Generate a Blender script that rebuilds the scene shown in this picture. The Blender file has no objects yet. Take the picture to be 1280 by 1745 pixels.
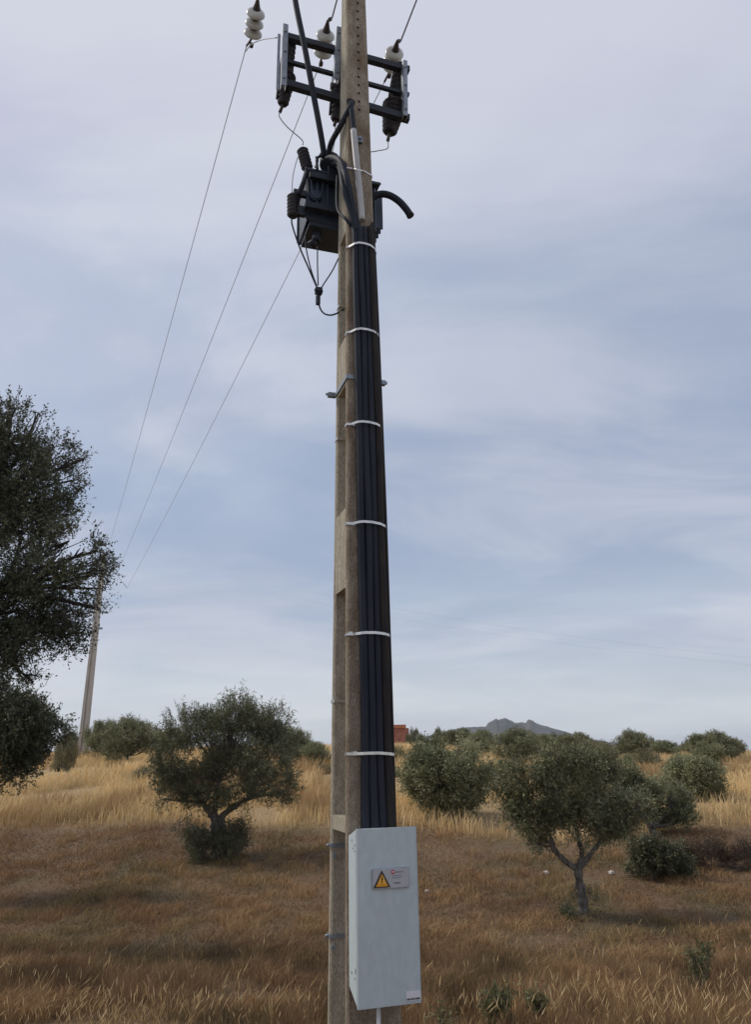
import bpy, math, random
import numpy as np
from mathutils import Vector, Matrix
R = math.radians
C = bpy.context.scene.collection
scene = bpy.context.scene

# ------------------------------------------------------------------ camera
EYE = Vector((0, 0, 2.05)); PITCH = R(17.8); ROLL = R(-0.975); F = 1300.0
FW = Vector((0, math.cos(PITCH), math.sin(PITCH)))
r0 = Vector((1, 0, 0)); u0 = Vector((0, -math.sin(PITCH), math.cos(PITCH)))
RT = r0 * math.cos(ROLL) + u0 * math.sin(ROLL)
UP = u0 * math.cos(ROLL) - r0 * math.sin(ROLL)
cam = bpy.data.cameras.new('camera'); camo = bpy.data.objects.new('camera', cam); C.objects.link(camo)
cam.sensor_fit = 'VERTICAL'; cam.sensor_height = 36; cam.lens = 36 * F / 1745
cam.clip_start = 0.1; cam.clip_end = 20000
M = Matrix((RT, UP, -FW)).transposed().to_4x4(); M.translation = EYE
camo.matrix_world = M
scene.camera = camo

# ------------------------------------------------------------------ light
scene.view_settings.view_transform = 'Standard'; scene.view_settings.look = 'None'
scene.view_settings.exposure = 0.62; scene.view_settings.gamma = 1
SUN_EL, SUN_AZ = R(48), R(-75)          # azimuth from +Y towards +X: the light comes from the left
sd = Vector((math.sin(SUN_AZ) * math.cos(SUN_EL), math.cos(SUN_AZ) * math.cos(SUN_EL), math.sin(SUN_EL)))
sl = bpy.data.lights.new('sun', 'SUN'); sl.energy = 1.5; sl.angle = R(14); sl.color = (1, .93, .82)
so = bpy.data.objects.new('sun', sl); C.objects.link(so); so.rotation_euler = sd.to_track_quat('Z', 'Y').to_euler()

world = bpy.data.worlds.new('World'); scene.world = world; world.use_nodes = True
wt = world.node_tree; wn = wt.nodes; wn.clear()
def W(t, **k):
    n = wn.new(t)
    for a, b in k.items(): setattr(n, a, b)
    return n
def L(a, b): wt.links.new(a, b)
wo = W('ShaderNodeOutputWorld'); bg = W('ShaderNodeBackground'); bg.inputs['Strength'].default_value = 0.1
sky = W('ShaderNodeTexSky', sky_type='NISHITA', sun_disc=False)
sky.sun_elevation = SUN_EL; sky.sun_rotation = SUN_AZ % (2 * math.pi); sky.air_density = 1.0; sky.dust_density = 1.5
tc = W('ShaderNodeTexCoord'); sp = W('ShaderNodeSeparateXYZ'); L(tc.outputs['Generated'], sp.inputs[0])
def MT(op, a, b=None, c=None):
    n = W('ShaderNodeMath', operation=op)
    for i, v in enumerate((a, b, c)):
        if v is None: continue
        if isinstance(v, (int, float)): n.inputs[i].default_value = v
        else: L(v, n.inputs[i])
    return n.outputs[0]
zz = MT('ADD', MT('MAXIMUM', sp.outputs[2], 0.0), 0.19)
cb = W('ShaderNodeCombineXYZ'); L(MT('DIVIDE', sp.outputs[0], zz), cb.inputs[0]); L(MT('DIVIDE', sp.outputs[1], zz), cb.inputs[1])
def noise(scale, detail, rough, off, dist=0.0, sc=(1, 1, 1), rot=0):
    mp = W('ShaderNodeMapping'); mp.inputs['Location'].default_value = off; mp.inputs['Scale'].default_value = sc
    mp.inputs['Rotation'].default_value = (0, 0, rot)
    L(cb.outputs[0], mp.inputs[0])
    n = W('ShaderNodeTexNoise'); n.inputs['Scale'].default_value = scale; n.inputs['Detail'].default_value = detail
    n.inputs['Roughness'].default_value = rough; n.inputs['Distortion'].default_value = dist
    L(mp.outputs[0], n.inputs['Vector']); return n.outputs['Fac']
def ramp(fac, *stops):
    n = W('ShaderNodeValToRGB'); cr = n.color_ramp; cr.interpolation = 'EASE'
    while len(cr.elements) < len(stops): cr.elements.new(.5)
    for e, (p, c) in zip(cr.elements, stops): e.position = p; e.color = (c[0], c[1], c[2], 1)
    L(fac, n.inputs[0]); return n.outputs[0]
def mixc(fac, a, b, mode='MIX'):
    n = W('ShaderNodeMix', data_type='RGBA', blend_type=mode)
    for s, v in ((0, fac), (6, a), (7, b)):
        if isinstance(v, (int, float)): n.inputs[s].default_value = v
        elif isinstance(v, tuple): n.inputs[s].default_value = (*v, 1)
        else: L(v, n.inputs[s])
    return n.outputs[2]
# thin high cloud over the blue, thicker soft grey-lilac sheets over that
veil = noise(.42, 5, .5, (3.1, 1.7, 0), .35, (1, 1.25, 1), .5)
sheet = noise(1.25, 8, .56, (7.3, 4.2, 2), .5, (.75, 1.25, 1), .3)
blue = mixc(0.82, sky.outputs[0], (2.8, 3.25, 4.05))
lil = mixc(ramp(MT('ADD', veil, MT('MULTIPLY', MT('SUBTRACT', sp.outputs[2], .42), .42)), (.36, (0, 0, 0)), (.60, (1, 1, 1))), blue, (3.45, 3.5, 4.4))
wht = mixc(MT('MULTIPLY', ramp(sheet, (.42, (0, 0, 0)), (.66, (1, 1, 1))), .75), lil, (4.2, 4.4, 4.95))
# the cloud deck whitens towards the horizon, where it is seen edge on
hz = MT('POWER', MT('SUBTRACT', 1.0, MT('MINIMUM', MT('MAXIMUM', MT('MULTIPLY', sp.outputs[2], 3.6), 0.0), 1.0)), 2.0)
mass = noise(.75, 4, .5, (1.2, 8.4, 5), .3, (1, 1.1, 1), .8)
wht = mixc(1.0, wht, ramp(mass, (.36, (.86, .87, .92)), (.60, (1.05, 1.05, 1.04))), 'MULTIPLY')
fin = mixc(MT('MULTIPLY', hz, MT('ADD', .55, MT('MULTIPLY', sheet, .65))), wht, (4.95, 5.15, 5.25))
L(fin, bg.inputs['Color']); L(bg.outputs[0], wo.inputs['Surface'])

# ------------------------------------------------------------------ picture rays, real distances
def ray(px, py): return FW * F + RT * (px - 640) - UP * (py - 872.5)
def P(px, py, d):
    v = ray(px, py); return EYE + v * (d / v.y)
def proj(p):
    q = Vector(p) - EYE; w = q.dot(FW); return 640 + F * q.dot(RT) / w, 872.5 - F * q.dot(UP) / w

# ------------------------------------------------------------------ numeric noise
rng = np.random.default_rng(7); random.seed(7)
_T = rng.random((64, 64, 64))
def vnoise(x, y, z=0.0):
    x = np.asarray(x, float); y = np.asarray(y, float); z = np.zeros_like(x) + z
    xi, yi, zi = np.floor(x).astype(int), np.floor(y).astype(int), np.floor(z).astype(int)
    fx, fy, fz = x - xi, y - yi, z - zi
    fx, fy, fz = fx*fx*(3-2*fx), fy*fy*(3-2*fy), fz*fz*(3-2*fz)
    g = lambda a, b, c: _T[(xi+a) % 64, (yi+b) % 64, (zi+c) % 64]
    l = lambda a, b, t: a + (b-a)*t
    return l(l(l(g(0,0,0), g(1,0,0), fx), l(g(0,1,0), g(1,1,0), fx), fy), l(l(g(0,0,1), g(1,0,1), fx), l(g(0,1,1), g(1,1,1), fx), fy), fz)
def fbm(x, y, z=0.0, o=4):
    s = 0; a = .5; t = 0
    for i in range(o): s = s + a*vnoise(x*2**i + 13.7*i, y*2**i + 5.1*i, z*2**i + 3.3*i); t += a; a *= .5
    return s / t
def sstep(a, b, x):
    t = np.clip((np.asarray(x, float) - a)/(b - a), 0, 1); return t*t*(3-2*t)

_pd = np.array([-60, -2, 2, 4, 5.5, 8, 13, 16, 18.5, 22, 27, 32, 40, 55, 90, 160, 400, 6000.])
_pz = np.array([.9, .8, .55, .1, 0, -.10, -.36, -.26, -.02, 0.43, 1.02, 1.52, 2.15, 2.45, 1.3, -1.5, -9, -9.])
_dd = np.concatenate([np.linspace(-60, 100, 3201), np.linspace(101, 6000, 1200)])
_zz = np.interp(_dd, _pd, _pz)
_k = np.hanning(61); _k /= _k.sum()
_zs = _zz.copy(); _zs[30:3171] = np.convolve(_zz, _k, 'same')[30:3171]
def H(x, y):
    x = np.asarray(x, float); y = np.asarray(y, float)
    z = np.interp(y, _dd, _zs)
    z = z - .75*sstep(-4, 14, x - .1*y)*sstep(22, 42, y)*(1 - sstep(80, 160, y))
    z = z + (fbm(x*.35, y*.35, 2.2, 3) - .5)*.16*sstep(2, 9, y) + (fbm(x*.09+4, y*.09, 8.2, 2) - .5)*.5*sstep(10, 45, y)
    return z
def Hf(x, y): return float(H(np.array([x]), np.array([y]))[0])
def hit(px, py):
    """where the sight line through a picture point meets the ground"""
    v = ray(px, py); v = v / v.y; d = 3.0
    while d < 400:
        p = EYE + v*d
        if p.z <= Hf(p.x, p.y): return Vector((p.x, p.y, Hf(p.x, p.y)))
        d += .05 if d < 60 else .5
    return Vector((p.x, p.y, Hf(p.x, p.y)))
def ground_at(px, d):
    x = P(px, 1300, d).x; return Vector((x, d, Hf(x, d)))

# ------------------------------------------------------------------ materials
MATS = {}
def mat(name, col, rough=.7, metal=0.0, col2=None, scale=8, stretch=(1, 1, 1), lo=.35, hi=.65, bump=0.0, bscale=None, detail=6, attr=None, trans=0.0, back=None, spec=None, col3=None, coords='Object', speck=0.0):
    m = bpy.data.materials.new(name); m.use_nodes = True; nt = m.node_tree; N = nt.nodes; b = N['Principled BSDF']
    b.inputs['Roughness'].default_value = rough; b.inputs['Metallic'].default_value = metal
    if spec is not None: b.inputs['Specular IOR Level'].default_value = spec
    b.inputs['Base Color'].default_value = (*col, 1)
    lk = nt.links.new; out = None
    tcn = N.new('ShaderNodeTexCoord'); mp = N.new('ShaderNodeMapping'); mp.inputs['Scale'].default_value = stretch
    lk(tcn.outputs[coords], mp.inputs[0])
    def nz(sc, det=detail):
        n = N.new('ShaderNodeTexNoise'); n.inputs['Scale'].default_value = sc; n.inputs['Detail'].default_value = det
        n.inputs['Roughness'].default_value = .6; lk(mp.outputs[0], n.inputs['Vector']); return n.outputs['Fac']
    def mx(f, a, c, mode='MIX'):
        n = N.new('ShaderNodeMix'); n.data_type = 'RGBA'; n.blend_type = mode
        for s, v in ((0, f), (6, a), (7, c)):
            if isinstance(v, (int, float)): n.inputs[s].default_value = v
            elif isinstance(v, tuple): n.inputs[s].default_value = (*v, 1)
            else: lk(v, n.inputs[s])
        return n.outputs[2]
    def mr(f, a, c):
        n = N.new('ShaderNodeMapRange'); n.inputs[1].default_value = a; n.inputs[2].default_value = c; lk(f, n.inputs[0]); return n.outputs[0]
    if attr:
        at = N.new('ShaderNodeAttribute'); at.attribute_name = attr; out = at.outputs['Color']
        if back:
            g = N.new('ShaderNodeNewGeometry'); out = mx(g.outputs['Backfacing'], out, mx(1.0, out, back, 'MULTIPLY'))
    elif col2:
        out = mx(mr(nz(scale), lo, hi), col, col2)
        if col3: out = mx(mr(nz(scale*.23), .5, .68), out, col3)
    if speck and out:
        k1 = mr(nz(scale*9, 3), .38, .62); out = mx(speck, out, mx(k1, mx(1.0, out, (.45, .43, .40), 'MULTIPLY'), mx(1.0, out, (1.5, 1.5, 1.48), 'MULTIPLY')))
    if out: lk(out, b.inputs['Base Color'])
    if bump:
        bn = N.new('ShaderNodeBump'); bn.inputs['Strength'].default_value = bump; bn.inputs['Distance'].default_value = .02
        lk(nz(bscale or scale*3), bn.inputs['Height']); lk(bn.outputs[0], b.inputs['Normal'])
    if trans:
        t = N.new('ShaderNodeBsdfTranslucent'); ms = N.new('ShaderNodeMixShader'); ms.inputs[0].default_value = trans
        if out: lk(out, t.inputs['Color'])
        else: t.inputs['Color'].default_value = (*col, 1)
        lk(b.outputs[0], ms.inputs[1]); lk(t.outputs[0], ms.inputs[2]); lk(ms.outputs[0], N['Material Output'].inputs['Surface'])
    MATS[name] = m; return m
m_conc = mat('stained_concrete', (.24, .19, .135), .93, 0, (.36, .30, .225), 9, (2, 2, .8), .36, .64, 1.0, 50, 10, col3=(.16, .105, .06), speck=.55)
m_concl = mat('pale_concrete', (.44, .40, .31), .93, 0, (.31, .27, .20), 8, (2, 2, .6), .38, .66, .9, 50, 10, col3=(.42, .38, .29), speck=.5)
m_conc2 = mat('far_concrete', (.48, .44, .38), .9, 0, (.38, .35, .30), 3, (3, 3, .5))
m_galv = mat('galvanised_steel', (.30, .33, .36), .5, .55, (.22, .25, .28), 14, bump=.1)
m_dsteel = mat('dark_steel', (.024, .029, .042), .6, .2, (.015, .018, .026), 10)
m_band = mat('band_steel', (.72, .70, .66), .28, .85, (.55, .53, .5), 20)
m_rubber = mat('cable_rubber', (.016, .020, .031), .66, 0, (.028, .031, .040), 9, (1, 1, .2), spec=.22)
m_rubber2 = mat('brownish_cable_rubber', (.040, .032, .027), .8, 0, (.020, .019, .020), 9, (2, 2, .4), spec=.2)  # brownish black variant of the cable rubber
m_pvc = mat('grey_pvc', (.42, .42, .40), .45, 0, (.34, .34, .33), 12, (1, 1, .3))
m_tank = mat('tank_paint', (.036, .052, .080), .5, .1, (.024, .034, .052), 4, (1, 1, .4), bump=.08, bscale=40)
m_shed = mat('polymer_shed', (.016, .014, .02), .6, 0, (.022, .018, .022), 9)
m_porc = mat('porcelain', (.50, .50, .46), .25, 0, (.40, .39, .35), 9)
m_cap = mat('rusty_cap', (.05, .045, .05), .6, .4, (.08, .06, .05), 20)
m_wire = mat('conductor', (.36, .36, .39), .6, .2)
m_paint = mat('cabinet_paint', (.52, .60, .61), .42, 0, (.485, .565, .58), 2.6, (1, 1, .5), .3, .7, .05, 20, col3=(.45, .52, .52), speck=.07)
m_plate = mat('sign_plate', (.50, .51, .54), .4, .2, (.45, .47, .50), 10)
m_orange = mat('warning_orange', (.80, .36, .02), .5, 0, (.75, .32, .02), 10)
m_yellow = mat('warning_yellow', (.86, .55, .12), .5)
m_black = mat('print_black', (.03, .025, .02), .6)
m_red = mat('print_red', (.50, .04, .07), .5)
m_white = mat('print_white', (.75, .75, .76), .5)
m_greyp = mat('print_grey', (.20, .21, .23), .6)
m_hole = mat('painted_hole_shade', (.012, .010, .009), .95)  # near black that paints the shade inside holes
m_bark = mat('olive_bark', (.20, .18, .15), .95, 0, (.07, .06, .05), 9, (2, 2, .6), bump=.9, bscale=22)
m_barkd = mat('oak_bark', (.06, .052, .045), .95, 0, (.03, .026, .022), 9, (2, 2, .6), bump=.9)
m_leaf = mat('leaf', (.06, .08, .04), .55, attr='Col', trans=.14, back=(1.25, 1.22, 1.4), spec=.35)
m_oak = mat('oak_leaf', (.03, .04, .02), .5, attr='Col', trans=.08, back=(1.25, 1.2, 1.35), spec=.4)
m_grass = mat('dry_blade', (.3, .2, .1), .8, attr='Col', trans=.22, spec=.35)
m_brick = mat('red_brick', (.42, .19, .13), .9, 0, (.26, .09, .06), 3)
m_tile = mat('clay_tile', (.50, .20, .10), .85, 0, (.40, .15, .08), 5)
m_rock = mat('hill_scrub', (.025, .032, .020), .95, 0, (.075, .072, .062), .02, (1, 1, 1), .4, .6, 0, detail=10, col3=(.09, .085, .07))
m_stone = mat('pale_stone', (.55, .50, .44), .9, 0, (.42, .38, .33), 12, bump=.5)

# ------------------------------------------------------------------ mesh helpers
class MB:
    def __init__(s): s.v = []; s.f = []; s.sm = []
    def add(s, vs, fs, smooth=False):
        b = len(s.v); s.v += [tuple(v) for v in vs]; s.f += [tuple(i + b for i in f) for f in fs]; s.sm += [smooth]*len(fs); return s
    def hexa(s, p):      # 8 corners: bottom ring 0-3, top ring 4-7
        return s.add(p, [(0,3,2,1), (4,5,6,7), (0,1,5,4), (1,2,6,5), (2,3,7,6), (3,0,4,7)])
    def box(s, c, ax, hs, bev=0.0):
        c = Vector(c); X, Y, Z = [Vector(a).normalized() for a in ax]; hx, hy, hz = hs
        if not bev:
            return s.hexa([c + X*sx*hx + Y*sy*hy + Z*sz*hz for sz in (-1, 1) for sx, sy in ((-1,-1), (1,-1), (1,1), (-1,1))])
        rings = []; b = bev
        def ring(z, ix):
            o = []
            for sx, sy in ((-1,-1), (1,-1), (1,1), (-1,1)):
                a1 = c + X*sx*(hx-ix-b) + Y*sy*(hy-ix) + Z*z; a2 = c + X*sx*(hx-ix) + Y*sy*(hy-ix-b) + Z*z
                o += [a1, a2] if sx*sy > 0 else [a2, a1]
            return o
        rings = [ring(-hz, b), ring(-hz+b, 0), ring(hz-b, 0), ring(hz, b)]
        return s.loft(rings)
    def loft(s, rings, cap=True, smooth=False, closed=True):
        n = len(rings[0]); vs = [v for r in rings for v in r]; fs = []
        for k in range(len(rings)-1):
            for i in range(n if closed else n-1):
                j = (i+1) % n; fs.append((k*n+i, k*n+j, (k+1)*n+j, (k+1)*n+i))
        b = len(s.v); s.add(vs, fs, smooth)
        if cap:
            s.f.append(tuple(b+i for i in reversed(range(n)))); s.f.append(tuple(b+(len(rings)-1)*n+i for i in range(n))); s.sm += [False, False]
        return s
    def tube(s, pts, rad, n=10, cap=True, squash=None):
        pts = [Vector(p) for p in pts]; k = len(pts)
        rad = list(rad) if isinstance(rad, (list, tuple, np.ndarray)) else [rad]*k
        rings = []; ref = None
        for i, p in enumerate(pts):
            t = (pts[min(i+1, k-1)] - pts[max(i-1, 0)])
            if t.length < 1e-9: t = Vector((0, 0, 1))
            t.normalize()
            if ref is None: ref = Vector((1, 0, 0)) if abs(t.x) < .8 else Vector((0, 1, 0))
            a = (ref - t*ref.dot(t)).normalized(); ref = a; b = t.cross(a)
            rings.append([p + (a*math.cos(2*math.pi*j/n) + b*math.sin(2*math.pi*j/n))*rad[i] for j in range(n)])
        return s.loft(rings, cap, True)
    def lathe(s, o, axis, prof, n=20):
        o = Vector(o); t = Vector(axis).normalized(); ref = Vector((1, 0, 0)) if abs(t.x) < .8 else Vector((0, 1, 0))
        a = (ref - t*ref.dot(t)).normalized(); b = t.cross(a)
        return s.loft([[o + t*h + (a*math.cos(2*math.pi*j/n) + b*math.sin(2*math.pi*j/n))*max(r, .0005) for j in range(n)] for h, r in prof], True, True)
    def ribbon(s, pts, w, h, nrm=None):       # flat strap: w tall (along z), h thick
        rings = []; pts = [Vector(p) for p in pts]; k = len(pts); Z = Vector((0, 0, 1))
        for i, p in enumerate(pts):
            t = (pts[min(i+1, k-1)] - pts[max(i-1, 0)]).normalized(); sd_ = t.cross(Z).normalized()
            rings.append([p + sd_*h/2 + Z*w/2, p + sd_*h/2 - Z*w/2, p - sd_*h/2 - Z*w/2, p - sd_*h/2 + Z*w/2])
        return s.loft(rings)
    def build(s, name, m, parent=None):
        me = bpy.data.meshes.new(name); me.from_pydata(s.v, [], s.f)
        me.polygons.foreach_set('use_smooth', s.sm); me.materials.append(m); me.update()
        import bmesh
        bm = bmesh.new(); bm.from_mesh(me); bmesh.ops.recalc_face_normals(bm, faces=bm.faces); bm.to_mesh(me); bm.free()
        o = bpy.data.objects.new(name, me); C.objects.link(o)
        if parent: o.parent = parent; o.matrix_parent_inverse = Matrix.Translation(-parent.location)
        return o
def curve(pts, n=8):
    pts = [Vector(p) for p in pts]; q = [pts[0]*2 - pts[1]] + pts + [pts[-1]*2 - pts[-2]]; out = []
    for i in range(1, len(q)-2):
        for j in range(n):
            t = j/n; a, b, c, d = q[i-1], q[i], q[i+1], q[i+2]
            out.append(.5*((2*b) + (c-a)*t + (2*a-5*b+4*c-d)*t*t + (3*b-a-3*c+d)*t**3))
    return out + [pts[-1]]
def empty(name, loc, label, cat, group=None):
    o = bpy.data.objects.new(name, None); C.objects.link(o); o.location = loc; o.empty_display_size = .2
    return tag(o, label, cat, group)
def tag(o, label=None, cat=None, group=None, kind=None):
    if label: o['label'] = label
    if cat: o['category'] = cat
    if group: o['group'] = group
    if kind: o['kind'] = kind
    return o
def npmesh(name, V, Fq, m, col=None, parent=None, nper=4, smooth=False):
    """V (n,3), Fq (k,nper) faces, all of one size"""
    me = bpy.data.meshes.new(name); V = np.ascontiguousarray(V, dtype=np.float32); k = len(Fq)
    me.vertices.add(len(V)); me.vertices.foreach_set('co', V.ravel())
    me.loops.add(k*nper); me.loops.foreach_set('vertex_index', np.ascontiguousarray(Fq, dtype=np.int32).ravel())
    me.polygons.add(k); me.polygons.foreach_set('loop_start', np.arange(0, k*nper, nper, dtype=np.int32))
    if smooth: me.polygons.foreach_set('use_smooth', np.ones(k, dtype=bool))
    me.update(calc_edges=True); me.materials.append(m)
    if col is not None:
        a = me.color_attributes.new('Col', 'FLOAT_COLOR', 'POINT')
        cc = np.ones((len(V), 4), np.float32); cc[:, :3] = col; a.data.foreach_set('color', cc.ravel())
    o = bpy.data.objects.new(name, me); C.objects.link(o)
    if parent: o.parent = parent
    return o

# ------------------------------------------------------------------ ground
ys = np.concatenate([np.linspace(-30, 4, 18), np.linspace(4.3, 45, 150), np.geomspace(46, 6000, 90)])
us = np.linspace(-1, 1, 121)
half = 14 + np.maximum(ys, 0)*1.25
X = us[None, :]*half[:, None]; Y = np.repeat(ys[:, None], len(us), 1); Z = H(X, Y)
idx = np.arange(X.size).reshape(X.shape)
Fq = np.stack([idx[:-1, :-1], idx[:-1, 1:], idx[1:, 1:], idx[1:, :-1]], -1).reshape(-1, 4)
def zone(x, y):
    """1 where the uncut golden grass grows, 0 on the cut strip"""
    e = 20.6 + (fbm(x*.22, y*.1, 5.0, 3) - .5)*5.0 - .05*x
    return sstep(0, 2.2, y - e)
def groundcol(x, y):
    n1 = fbm(x*.5, y*.35, 1.0, 4); n2 = fbm(x*1.7+9, y*1.1, 4.0, 4); n3 = fbm(x*.16, y*.12, 9.0, 3)
    brown = np.array([.148, .086, .041]); ochre = np.array([.205, .132, .064]); green = np.array([.105, .082, .034]); gold = np.array([.46, .32, .155])
    a = (sstep(.36, .66, n1)*.5 + .5*sstep(.38, .62, n2))[..., None]; g = (sstep(.48, .64, n3)*sstep(.40, .6, n2)*.7)[..., None]
    c = brown*(1-a) + ochre*a; c = c*(1-g) + green*g
    near = (1 - sstep(8.0, 10.5, y))[..., None]; c = c*(1-near*.4) + np.array([.20, .115, .055])*near*.4
    zn = zone(x, y)[..., None]; gv = gold*(.72 + .5*fbm(x*.12, y*.05, 3.0, 3))[..., None]
    return c*(1-zn) + gv*zn
m_ground = mat('soil_and_litter', (.2, .1, .05), .95, attr='Col', bump=1.0, bscale=14)
g = npmesh('ground', np.stack([X, Y, Z], -1).reshape(-1, 3), Fq, m_ground, groundcol(X, Y).reshape(-1, 3)*.75, smooth=True)
tag(g, kind='structure')

# ------------------------------------------------------------------ distant hill with a rocky crest
def skyline(px):
    px = float(px)
    xs = [560, 700, 745, 775, 800, 828, 836, 846, 858, 868, 876, 886, 897, 901, 908, 914, 930, 950, 975, 1000, 1040, 1100, 1200]
    yy = [1285, 1262, 1249, 1242, 1239, 1238, 1230, 1226, 1224, 1226, 1231, 1232, 1231, 1225, 1227, 1233, 1237, 1243, 1250, 1257, 1265, 1272, 1285]
    k_ = float(sstep(815, 835, px)*(1 - sstep(905, 925, px)))
    return np.interp(px, xs, yy) + (fbm(np.array([px*.22]), np.array([1.]), 5., 4)[0] - .5)*(1.5 + 4*k_)
hx = np.linspace(560, 1200, 400); hp = []; D0 = 1500.
for k, (t, dy) in enumerate([(0, -420), (.35, -260), (.68, -120), (.9, -40), (1, 0), (.82, 60), (.4, 200), (0, 380)]):
    for q in hx:
        top = P(q, skyline(q), D0); zt = max(top.z, 0)
        rough_ = (fbm(np.array([q*.12]), np.array([k*2.3]), 3., 4)[0] - .5)*12*(t > .1)*(t < 1)
        hp.append((top.x*(1 + dy/D0), D0 + dy + rough_*3, -6 + (zt + 6)*t + rough_))
hp = np.array(hp); hi = np.arange(len(hp)).reshape(8, 400)
hF = np.stack([hi[:-1, :-1], hi[:-1, 1:], hi[1:, 1:], hi[1:, :-1]], -1).reshape(-1, 4)
tag(npmesh('hill', hp, hF, m_rock, smooth=False), kind='structure')

# ------------------------------------------------------------------ main pole
AL = R(18); U = Vector((math.cos(AL), math.sin(AL), 0)); V = Vector((math.sin(AL), -math.cos(AL), 0)); ZV = Vector((0, 0, 1))
A = P(616, 1400, 5.71); A.z = 0.0
fwid = lambda z: .335 - .0186*(z - 1.53)
sdep = lambda z: .465 - .032*(z - 1.53)
def PW(u, v, z): return A + U*u + V*v + ZV*z
def PL(px, py, v):
    r = ray(px, py); t = (v - (EYE - A).dot(V)) / r.dot(V); return EYE + r*t
def PF(px, py, off=0.0):
    v = .2
    for _ in range(6): p = PL(px, py, v); v = sdep(p.z)/2 + off
    return PL(px, py, v)
def toloc(p): q = Vector(p) - A; return q.dot(U), q.dot(V), q.z
zr = lambda py, v=0.0: PL(600, py, v).z
def section(z, k):
    a = fwid(z)/2; s = sdep(z)/2; tf = .062; w = a - (a - .045)*k; c = .010
    q = [(-a, s-c), (-a+c, s), (a-c, s), (a, s-c), (a, s-tf), (w, s-tf-.02*k), (w, -s+tf+.02*k), (a, -s+tf), (a, -s), (-a, -s), (-a, -s+tf), (-w, -s+tf+.02*k), (-w, s-tf-.02*k), (-a, s-tf)]
    return [PW(u, v, z) for u, v in q]
vb = -.12
blocks = sorted([(zr(680, vb), zr(600, vb)), (zr(1014, vb), zr(884, vb)), (zr(1412, vb), zr(1388, vb)), (-1.5, zr(1760, vb)), (zr(425, vb), 12.0)])
lv = []
for b0, b1 in blocks:
    if b0 > -1: lv += [(b0-.015, 1), (b0, 0)]
    else: lv += [(-.6, 0)]
    if b1 < 11: lv += [(b1, 0), (b1+.06, 1)]
    else: lv += [(11.6, 0)]
pole = empty('power_pole', A, 'large tapered concrete pole in the centre carrying transformer, black cables and grey cabinet', 'power pole')
ZT = 11.6
def slab(v0, v1, z0, z1, inset=0.0):
    """piece of the pole between two depths, following the taper; v as a fraction-free function of z"""
    rg = []
    for z in ([z0, z1] if z1 - z0 < 1 else list(np.linspace(z0, z1, 12))):
        a = fwid(z)/2 - inset; c = .012 if not inset else .002; f0, f1 = v0(z), v1(z)
        rg.append([PW(u, v, z) for u, v in ((-a, f1-c), (-a+c, f1), (a-c, f1), (a, f1-c), (a, f0+c), (a-c, f0), (-a+c, f0), (-a, f0+c))])
    return rg
front_in = lambda z: sdep(z)/2 - .062; back_in = lambda z: -sdep(z)/2 + .062
bk = MB().loft(slab(lambda z: -sdep(z)/2, back_in, -.6, ZT))
for b0, b1 in blocks: bk.loft(slab(lambda z: back_in(z) - .01, lambda z: front_in(z) + .01, max(b0, -.59), min(b1, ZT - .01), .003))
bk.build('rear_shaft', m_concl, pole)
sh = MB().loft(slab(front_in, lambda z: sdep(z)/2, -.6, ZT))
rr = random.Random(3)
for py in np.arange(700, 1290, 3.3):                 # rough cast marks down the left of the front face
    if rr.random() < .62:
        p = PF(597.5 + rr.uniform(-3, 4.5), py + rr.uniform(-2, 2), .001); s_ = rr.uniform(.003, .008)
        sh.box(p, (U, V, ZV), (s_*rr.uniform(.5, 1.3), .002, s_*rr.uniform(.5, 1.6)))
sh.build('front_shaft', m_conc, pole)
for i in range(14):
    p = PF(609.5 + i*.2, 5 + i*14.0, .001); MB().lathe(p - V*.001, V, [(0, .0135), (.003, .012)], 10).build('painted_bolt_hole', m_hole, pole)  # no real holes: dark discs on the face paint their inner shade
p = PF(598, 174, .0); MB().lathe(p, V, [(0, .042), (.004, .04)], 14).build('painted_cable_hole', m_hole, pole)  # uncut face, the hole's dark inside is a painted disc
p = PF(612, 240, .0); kb = MB().box(p + V*.015, (U, V, ZV), (.03, .016, .035), .006); kb.lathe(p + V*.03, V, [(0, .012), (.02, .012)], 8); kb.build('bolt_clip', m_galv, pole)
# top crossarm above the frame of the picture
arm = MB(); arm.box(PW(0, -.20, 10.6), (U, V, ZV), (1.15, .05, .05)); arm.build('crossarm', m_galv, pole)

# black cable run on the front face
rows = [1425, 1330, 1240, 1080, 893, 724, 567, 470, 420, 388]
lft = [617, 616, 615.5, 613.5, 610, 607, 604, 602, 601, 600]
rgt = [673, 668, 665, 660, 654.5, 649, 643, 638.5, 636, 634]
NC = 4
cabs = empty('cable_run', PF(635, 1425), 'bundle of thick black cables strapped up the front of the central pole', 'cables')
for i in range(NC):
    pts = []; rad = []
    for y_, l_, r_ in zip(rows, lft, rgt):
        f_ = (i + .5)/NC; a_ = PF(l_, y_, .03); b_ = PF(r_, y_, .03); rad.append((b_-a_).length/NC*.5*(1.12 if i != 1 else 1.06))
        pts.append(a_.lerp(b_, f_) + V*((.008 if i % 2 else 0) + .004*math.sin(y_*.013 + i*2.1)) + U*.0035*math.sin(y_*.021 + i*1.7))
    o = MB().tube(curve(pts, 5), np.interp(np.linspace(0, 9, 46), range(10), rad), 16).build('cable', m_rubber if i in (0, 1, 2) else m_rubber2, cabs)
MB().tube(curve([PF(676 - (x - 1425)*-.0 - k, x, .02) for k, x in ((3, 1425), (8, 1240), (13, 1080), (19, 893), (25.5, 724), (32, 560), (38, 430), (41, 380))], 5), .014, 8).build('cable', m_rubber2, cabs)  # thin brownish black rib down the right edge of the bundle

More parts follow.
